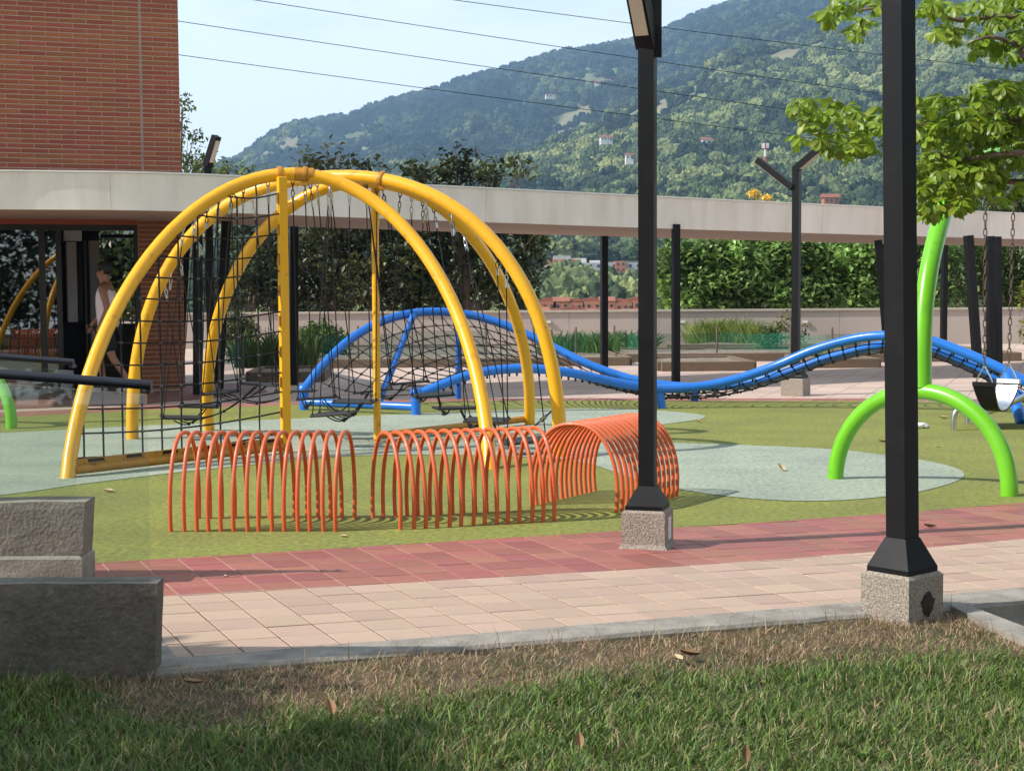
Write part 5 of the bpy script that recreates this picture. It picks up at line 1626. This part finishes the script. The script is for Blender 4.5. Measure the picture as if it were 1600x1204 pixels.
# ================================================================ person walking past the entrance
def person():
    g = G(172, 614); t = thing('person', 'person in a white sleeveless shirt and black shorts walking left past the entrance', 'person', g)
    def skin(name, verts, edges, mm, root=0, sub=2, lvl=None):
        me = bpy.data.meshes.new(name); me.from_pydata([tuple(v[0]) for v in verts], edges, [])
        me.materials.append(mm)
        o = bpy.data.objects.new(name, me); COL.objects.link(o); o.parent = t
        md = o.modifiers.new('skin', 'SKIN'); md.use_smooth_shade = True
        for i, v in enumerate(verts):
            sv = me.skin_vertices[0].data[i]; sv.radius = v[1]; sv.use_root = (i == root)
        s_ = o.modifiers.new('sub', 'SUBSURF'); s_.levels = sub; s_.render_levels = sub
        return o
    # forward is -X; left side of the body is -Y (towards the viewer)
    V = [((0, 0, .93), (.15, .12)), ((-.01, 0, 1.08), (.135, .11)), ((-.02, 0, 1.28), (.155, .12)), ((-.02, 0, 1.43), (.12, .09)), ((-.03, 0, 1.50), (.055, .055)), ((-.05, 0, 1.58), (.075, .08)), ((-.055, 0, 1.69), (.085, .098)),
         ((-.02, -.19, 1.41), (.058, .058)), ((.05, -.23, 1.15), (.043, .043)), ((-.06, -.22, .92), (.032, .032)), ((-.10, -.215, .83), (.034, .022)),
         ((-.02, .19, 1.41), (.058, .058)), ((-.09, .23, 1.15), (.043, .043)), ((-.24, .2, .98), (.032, .032)), ((-.30, .19, .90), (.034, .022)),
         ((0, -.10, .88), (.10, .095)), ((.06, -.10, .50), (.058, .058)), ((.30, -.10, .16), (.038, .038)), ((.30, -.10, .06), (.042, .036)), ((.20, -.10, .03), (.034, .028)),
         ((0, .10, .88), (.10, .095)), ((-.16, .10, .50), (.058, .058)), ((-.10, .10, .10), (.038, .038)), ((-.12, .10, .05), (.042, .036)), ((-.25, .10, .03), (.034, .028)),
         ((-.15, 0, 1.635), (.018, .018))]
    E = [(0, 1), (1, 2), (2, 3), (3, 4), (4, 5), (5, 6), (3, 7), (7, 8), (8, 9), (9, 10), (3, 11), (11, 12), (12, 13), (13, 14), (0, 15), (15, 16), (16, 17), (17, 18), (18, 19), (0, 20), (20, 21), (21, 22), (22, 23), (23, 24), (5, 25)]
    skin('body', V, E, M_skin)
    # fingers and thumb of both hands
    for (hx, hy, hz_) in ((-.10, -.215, .83), (-.30, .19, .90)):
        m = MB()
        for k in range(4):
            o = Vector((hx - .025 + k * .016, hy, hz_ - .01)) ; L = (.07, .08, .075, .055)[k]
            m.tube([o, o + Vector((-.008, 0, -L * .55)), o + Vector((-.03, .004, -L))], [.0085, .008, .006], 7)
        m.tube([Vector((hx - .03, hy, hz_ + .03)), Vector((hx - .055, hy, hz_ + .005)), Vector((hx - .06, hy, hz_ - .025))], [.01, .009, .006], 7)
        m.v = [(x + g.x, y + g.y, z) for (x, y, z) in m.v]
        part(m, 'fingers', M_skin, t)
    S = [((0, 0, .82), (.20, .15)), ((-.005, 0, 1.0), (.19, .155)), ((-.02, 0, 1.25), (.20, .165)), ((-.02, 0, 1.40), (.14, .11)), ((-.025, 0, 1.455), (.085, .08)), ((-.02, -.14, 1.43), (.06, .06)), ((-.02, .14, 1.43), (.06, .06))]
    skin('shirt', S, [(0, 1), (1, 2), (2, 3), (3, 4), (3, 5), (3, 6)], M_shirt)
    H_ = [((0, 0, .93), (.16, .125)), ((0, -.10, .84), (.115, .11)), ((.045, -.10, .55), (.115, .11)), ((0, .10, .84), (.115, .11)), ((-.13, .10, .55), (.115, .11))]
    skin('shorts', H_, [(0, 1), (1, 2), (0, 3), (3, 4)], M_short)
    m = MB(); c = Vector((g.x - .035, g.y, 1.70))
    m.blob(c, (.112, .094, .105), 14, 9); m.v = [(x, y, max(z, 1.675 if x < g.x - .06 else 1.60)) for (x, y, z) in m.v]
    m.v = [(x + (.03 if (z < 1.72 and x < g.x - .09) else 0), y, z) for (x, y, z) in m.v]
    part(m, 'hair', M_hair, t)
    m = MB(); e = Vector((g.x - .125, g.y, 0))
    for s_ in (-1, 1):
        m.blob((g.x - .128, g.y + s_ * .035, 1.665), (.008, .012, .008), 7, 5)
    part(m, 'eyes', M_hair, t)
    m = MB()
    for s_ in (-1, 1): m.blob((g.x - .045, g.y + s_ * .088, 1.645), (.02, .012, .032), 8, 6)
    m.blob((g.x - .135, g.y, 1.595), (.012, .025, .007), 8, 5)
    part(m, 'ears_and_mouth', M_skin, t)
    for (fx, fy) in ((.25, -.10), (-.20, .10)):
        m = MB(); m.blob((g.x + fx, g.y + fy, .045), (.145, .052, .05), 14, 8); m.v = [(x, y, max(z, .004)) for (x, y, z) in m.v]
        part(m, 'shoe', M_shoe, t)
person()

# ================================================================ almond tree reaching in at the right
random.seed(8)
TB = Vector((4.7, 9.6, LZ))
ft_ = thing('almond_tree', 'broad-leaved tree whose branches hang in at the upper right', 'tree', TB)
top_ = TB + Vector((-.1, 0, 4.2))
m = MB(); m.tube(smoothpath([TB - Vector((0, 0, .1)), TB + Vector((.08, .05, 1.6)), top_], 8), [.17 - .006 * k for k in range(17)], 12); part(m, 'trunk', M_trunk, ft_)
YT = 9.4
limbs = [[(1780, 20, 0), (1640, 30, .0), (1560, 25, 0), (1505, 32, 0), (1470, 24, 0), (1432, 22, 0), (1385, 12, .1), (1320, 20, .15), (1285, 25, .2)],
         [(1640, 205, 0), (1600, 190, 0), (1545, 178, 0), (1490, 190, .1), (1430, 195, .15), (1350, 193, .2), (1290, 178, .25), (1245, 180, .3)],
         [(1640, 285, .2), (1570, 284, .2), (1510, 292, .2), (1460, 300, .25), (1445, 322, .3)],
         [(1640, 100, -.3), (1590, 70, -.3), (1545, 58, -.3), (1512, 70, -.3)],
         [(1640, 240, -.4), (1570, 240, -.4), (1500, 250, -.3), (1450, 235, -.2)],
         [(1640, 150, .5), (1580, 150, .5), (1500, 160, .5), (1440, 160, .5)]]
for L_ in limbs:
    P = [AT(x, y, YT + dy) for (x, y, dy) in L_]
    s_ = TB.lerp(top_, max(.45, min(.97, (P[0].z - LZ) / 4.2)))
    pth = smoothpath([s_] + P, 5)
    m = MB(); m.tube(pth, [.024 - .019 * k / (len(pth) - 1) for k in range(len(pth))], 8); part(m, 'branch', M_trunk, ft_)
# leaf: obovate blade with a folded midrib and a drooping tip
lm = MB(); prof = [(0, .004), (.18, .07), (.42, .17), (.66, .245), (.85, .21), (.97, .09), (1.0, .0)]
for (u, w) in prof:
    zc = -.26 * u * u
    lm.v += [(-w, u, zc + w * .28), (0, u, zc), (w, u, zc + w * .28)]
for k in range(len(prof) - 1):
    a = k * 3
    lm.f += [(a, a + 1, a + 4, a + 3), (a + 1, a + 2, a + 5, a + 4)]; lm.mi += [0, 0]
leaf_me = lm.mesh('leaf', M_leaf_fg, smooth=True, sharp=0)
ros = []
def inblob(n, cx, cy, rx, ry, dy0=-.5, dy1=.6):
    k = 0; n = int(n * (3.0 if cx > 1430 and cy > 120 else 2.0))
    while k < n:
        u, v = random.uniform(-1, 1), random.uniform(-1, 1)
        if u * u + v * v > 1: continue
        ros.append((cx + u * rx, cy + v * ry, YT + random.uniform(dy0, dy1))); k += 1
for a in ((9, 1330, 8, 48, 24), (4, 1300, 22, 22, 18), (4, 1345, 42, 24, 14), (11, 1470, 8, 45, 14), (16, 1560, 15, 55, 22), (6, 1480, 46, 26, 14), (7, 1530, 62, 18, 22), (7, 1580, 72, 26, 22), (6, 1600, 40, 40, 30),
          (15, 1290, 182, 55, 26), (8, 1345, 190, 40, 34), (6, 1265, 205, 32, 22), (7, 1335, 222, 40, 16), (5, 1255, 165, 24, 18), (4, 1300, 220, 26, 16),
          (34, 1500, 200, 75, 52), (30, 1570, 190, 55, 50), (26, 1490, 265, 62, 36), (18, 1560, 270, 50, 40), (10, 1455, 300, 32, 24), (5, 1452, 326, 26, 10), (4, 1505, 318, 20, 10), (8, 1560, 135, 45, 14), (5, 1445, 160, 20, 14), (5, 1395, 190, 26, 30), (16, 1650, 20, 45, 40), (16, 1730, 30, 60, 50), (20, 1660, 190, 50, 60), (22, 1760, 180, 70, 70), (14, 1660, 270, 40, 40), (18, 1760, 90, 70, 60), (14, 1880, 60, 90, 90), (14, 1900, 170, 80, 60)):
    inblob(*a)
cand = []
for (x, y, Y) in ros:
    c = AT(x, y, Y)
    ax = Vector((random.uniform(-.5, .3), random.uniform(-.6, .2), random.uniform(.2, 1))).normalized()
    X_ = ax.orthogonal().normalized(); Y_ = ax.cross(X_)
    n = random.randint(6, 9); ph = random.uniform(0, 6.28)
    for k in range(n):
        an = ph + 6.283 * k / n + random.uniform(-.25, .25)
        d = (X_ * math.cos(an) + Y_ * math.sin(an)) + ax * random.uniform(-.35, .45) - Vector((0, 0, random.uniform(.1, .9)))
        d.normalize()
        nn = (ax + Vector((random.uniform(-.4, .4), random.uniform(-.4, .4), random.uniform(-.2, .5)))).normalized()
        s_ = d.cross(nn).normalized(); nn = s_.cross(d).normalized()
        L = random.uniform(.050, .092)
        Mx = Matrix(((s_.x * L, d.x * L, nn.x * L, c.x), (s_.y * L, d.y * L, nn.y * L, c.y), (s_.z * L, d.z * L, nn.z * L, c.z), (0, 0, 0, 1)))
        vis = L / Y * (1 + .5 * (Y < YT)) * abs(nn.y) if 1200 < x < 1600 and y > 0 and not 1378 < x < 1428 else 0
        cand.append((vis, Mx))
cand.sort(key=lambda q: -q[0])
for (v, Mx) in cand[:300]: inst(leaf_me, 'leaf', ft_, Mx)
m = MB(); m.col = None
for (v, Mx) in cand[300:]: m.add([Mx @ Vector(q) for q in lm.v], lm.f)
M_leaf_fg2 = mat('almond_leaf_mass', (.195, .29, .020), rough=.42, var=.5, scale=9, detail=1, translucent=.42)
part(m, 'foliage', M_leaf_fg2, ft_, kind='stuff', sharp=0)

# ================================================================ lawn grass, fallen leaves
rg = random.Random(17)
m = MB(); m.col = []
cnt = 0
kx = [(p.x, p.y) for p in kerb_out]
while cnt < 88000:
    y = 3.75 + (rg.random() ** 1.0) * 3.1
    x = rg.uniform(-1, 1) * (y * .335 + .45)
    e = lawn_edge(x)
    if y > e - .005: continue
    if x < x1 + .0 and y > YA - .004: continue
    # the lamp footing stands here
    q = rot2.inverted() @ Vector((x - c2.x, y - c2.y, 0))
    if abs(q.x) < .125 and abs(q.y) < .125: continue
    dist = e - y
    band = .78 + .18 * noise.noise(Vector((x * 1.7, y * 1.2, 0))) + .10 * noise.noise(Vector((x * 6, y * 6, 2)))
    if x < -1.2: band *= max(.08, 1 - (-1.2 - x) * 2.2)
    dry = 1 / (1 + math.exp((dist - band) * 13))
    bare = noise.noise(Vector((x * 5.5, y * 5.5, 11)))
    patchy = noise.noise(Vector((x * 2.2, y * 2.2, 21)))
    isdry = rg.random() < max(dry, .13 + .2 * max(0, patchy))
    if isdry and dist < band * 1.2:
        L = rg.uniform(.02, .055); lean = 1.6; w = rg.uniform(.002, .004)
        k = rg.random()
        col = (.46, .31, .18) if k < .45 else ((.28, .165, .095) if k < .8 else (.60, .46, .28))
        col = shade(col, rg.uniform(.65, 1.2))
        if rg.random() < .10: col = (.20, .21, .06)
    else:
        big = rg.random() < .18
        L = rg.uniform(.032, .066) * (1.35 if big else 1) * (1 + .35 * patchy); lean = .95; w = rg.uniform(.0034, .0062) * (1.25 if big else 1)
        base = (.140, .215, .036) if rg.random() < .6 else (.080, .150, .028)
        col = shade(base, rg.uniform(.6, 1.45))
        if isdry: col = shade((.40, .31, .16), rg.uniform(.7, 1.2))
        if bare < -.30: L *= .7
    if dist < .16 and rg.random() < .035: L = rg.uniform(.07, .14); lean = .7; w = .003
    d = Vector((rg.gauss(0, 1) * lean * .55, rg.gauss(0, 1) * lean * .55, 1)).normalized()
    s_ = Vector((d.y, -d.x, 0))
    if s_.length < .05: s_ = Vector((1, 0, 0))
    s_.normalize()
    a_ = rg.uniform(-.9, .9); s_ = Vector((s_.x * math.cos(a_) - s_.y * math.sin(a_), s_.x * math.sin(a_) + s_.y * math.cos(a_), 0))
    z = LZ + .012 * noise.noise(Vector((x * 3, y * 3, 0))) - .004
    p = Vector((x, y, z)); q1 = p + d * L * .5; q2 = q1 + Vector((d.x * 1.6, d.y * 1.6, d.z * .55)).normalized() * L * .55
    o = len(m.v)
    m.v += [(p.x - s_.x * w / 2, p.y - s_.y * w / 2, p.z), (p.x + s_.x * w / 2, p.y + s_.y * w / 2, p.z), (q1.x + s_.x * w / 2.4, q1.y + s_.y * w / 2.4, q1.z), (q1.x - s_.x * w / 2.4, q1.y - s_.y * w / 2.4, q1.z), tuple(q2)]
    m.f += [(o, o + 1, o + 2, o + 3), (o + 3, o + 2, o + 4)]; m.mi += [0, 0]
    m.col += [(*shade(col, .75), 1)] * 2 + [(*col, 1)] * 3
    cnt += 1
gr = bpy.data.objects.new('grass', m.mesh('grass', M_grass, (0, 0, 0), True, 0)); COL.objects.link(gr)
gr['kind'] = 'stuff'; gr['label'] = 'short green lawn grass, dry and brown along the kerb'
# a tree left of the picture: its shade falls on the lawn and the dark wall
tree('tree left of the picture whose shade dapples the lawn', Vector((-7.0, 3.6, LZ)), [(-6.6, 4.05, 4.0, .85, .7, .7), (-6.0, 3.2, 4.3, .6, .5, .5)], 1900, .17, (.09, .13, .03), .14, 77, grp='trees by the lawn')
# unseen trees added right of the picture to darken the unlit faces
for (lb, x, y, sd_) in (('unseen tree added right of the picture beside the lawn to cut skylight', 9.5, 3.5, 71), ('unseen tree added right of the picture beside the swings to cut skylight', 11.5, 10.0, 72)):
    tree(lb, Vector((x, y, -.1)), [(x, y, 3.4, 2.0, 2.4, 1.5), (x - .5, y - 1.5, 2.2, 1.5, 1.6, 1.2), (x - .3, y + 1.6, 2.3, 1.5, 1.7, 1.3), (x + .2, y, 5.2, 1.7, 1.8, 1.2)], 4200, .32, (.085, .13, .03), .2, sd_, grp='trees by the lawn')
# trees behind the viewer, mirrored in the entrance glass
for (lb, x, y, s_, sd_) in (('large tree mirrored in the left pane of the entrance glass', 3.0, -9, 1.0, 81), ('large tree mirrored in the narrow pane of the entrance glass', 8.5, -8, 1.1, 82), ('large tree standing behind the viewer on the lawn', -3.5, -9.5, 1.1, 83), ('large tree farthest left behind the viewer', -10.5, -9, 1.0, 84)):
    tree(lb, Vector((x, y, -.1)), [(x, y, 4.6 * s_, 2.6, 2.2, 2.0), (x - 1.6, y + .4, 3.0 * s_, 1.8, 1.6, 1.5), (x + 1.7, y - .3, 3.2 * s_, 1.9, 1.6, 1.6), (x + .2, y, 6.8 * s_, 2.0, 1.8, 1.5)], 5200, .34, (.085, .13, .03), .24, sd_, grp='trees by the lawn')
for k in range(6):
    x = -14 + k * 5.4
    tree(('first', 'second', 'third', 'fourth', 'fifth', 'sixth')[k] + ' shrub from the left in the hedge behind the viewer', Vector((x, -11.3, -.1)), [(x - 1.4, -11.3, 1.1, 1.7, .9, 1.3), (x + 1.4, -11.4, 1.2, 1.7, .9, 1.4)], 2200, .3, (.07, .11, .028), .1, 90 + k, cat='shrub', name='shrub', grp='hedge behind the viewer')
# fallen leaves
def fallen(label, px, py, L, rz, mm, z=0.004, curl=.5, tilt=0):
    g = G(px, py, z); m = MB()
    prof = [(0, .01), (.2, .16), (.45, .27), (.7, .24), (.9, .11), (1, .0)]
    R = Matrix.Rotation(rz, 3, 'Z') @ Matrix.Rotation(tilt, 3, 'X')
    lo = 9
    vs = []
    for side_ in (0, .0025 / L):
        for (u, w) in prof:
            zc = curl * (u - .45) ** 2 * .8 + side_
            vs += [(-w * .9, u - .5, zc + w * curl * .8), (0, u - .5, zc), (w * .9, u - .5, zc + w * curl * .9)]
    vs = [R @ (Vector(v) * L) for v in vs]
    lo = min(v.z for v in vs)
    vs = [v + g - Vector((0, 0, lo - .001)) for v in vs]
    fs = []; n = len(prof) * 3
    for k in range(len(prof) - 1):
        a = k * 3
        for j in (0, 1):
            fs.append((a + j, a + 3 + j, a + 4 + j, a + 1 + j)); fs.append((n + a + j, n + a + 1 + j, n + a + 4 + j, n + a + 3 + j))
    m.add(vs, fs)
    solo(m, 'fallen_leaf', mm, label, 'leaf', 'fallen leaves', g)
for a in (('curled pale dry leaf on the grey rubber patch', 1220, 735, .085, .6, M_droppale, .006, 1.4, .5),
          ('dry leaf on the green rubber below the dome net', 170, 769, .09, 1.4, M_droppale, .002, .9),
          ('brown leaf lying on the red tiles right of the corner lamp post', 1453, 823, .075, 1.6, M_drop, .003, .8),
          ('brown leaf on the green rubber just left of the corner lamp post', 1380, 690, .09, 1.5, M_drop, .002, .5),
          ('pale leaf on the green rubber in front of the slide leg', 1474, 654, .11, 1.5, M_droppale, .002, 1.0),
          ('small pale leaf on the green rubber inside the green arch', 1466, 698, .055, 1.2, M_droppale, .002, .4),
          ('greyish dry leaf in the brown grass by the kerb', 1078, 1024, .085, 1.2, M_drop, LZ + .03, .9),
          ('greenish dry leaf beside the greyish one by the kerb', 1060, 1030, .07, .3, M_droppale, LZ + .028, .6),
          ('reddish leaf in the shaded grass near the dark wall block', 302, 1068, .075, 1.5, M_drop, LZ + .03, .7),
          ('brown leaf standing in the grass at the bottom centre-left', 516, 1113, .07, .5, M_drop, LZ + .035, .9, .6),
          ('pale brown leaf in the grass below the centre', 905, 1166, .055, .2, M_drop, LZ + .035, .8, .8),
          ('upright brown leaf at the bottom edge of the lawn', 1165, 1190, .055, .1, M_drop, LZ + .04, .6, 1.1),
          ('pale scrap of leaf on the tiles under the first tunnel', 352, 900, .03, .4, M_droppale, .002, .4),
          ('small dry leaf on the green rubber in front of the middle tunnel', 537, 838, .05, 1.1, M_droppale, .002, .5),
          ('small dark leaf on the green rubber behind the third tunnel', 1091, 659, .08, .2, M_drop, .002, 1.2)): fallen(*a)
# crumpled litter
g = G(1438, 669)
lt = thing('litter', 'small crumpled white and grey wrapper on the green rubber', 'litter', g)
m = MB(); m.blob(g + Vector((0, 0, .03)), (.07, .04, .03), 9, 6); m.v = [(x + .012 * noise.noise(Vector((x * 40, y * 40, z * 40))), y, z + .01 * noise.noise(Vector((x * 50, z * 50, y)))) for (x, y, z) in m.v]; part(m, 'wrapper', M_white, lt, False)
m = MB(); m.blob(g + Vector((.06, -.01, .022)), (.03, .03, .022), 7, 5); part(m, 'cap', M_wgrey, lt, False)

# ================================================================ haze over the valley
hb = MB()
hb.box((0, 1975, 345), (5200, 4090, 716))
hz_o = struct(hb, 'haze', None, 'stuff')
hm = bpy.data.materials.new('valley_haze'); hm.use_nodes = True
t = hm.node_tree; t.nodes.clear()
o_ = t.nodes.new('ShaderNodeOutputMaterial'); pv = t.nodes.new('ShaderNodeVolumePrincipled')
pv.inputs['Color'].default_value = (.42, .66, 1.0, 1); pv.inputs['Density'].default_value = .00020; pv.inputs['Anisotropy'].default_value = .25
t.links.new(pv.outputs[0], o_.inputs['Volume'])
hz_o.data.materials.clear(); hz_o.data.materials.append(hm)
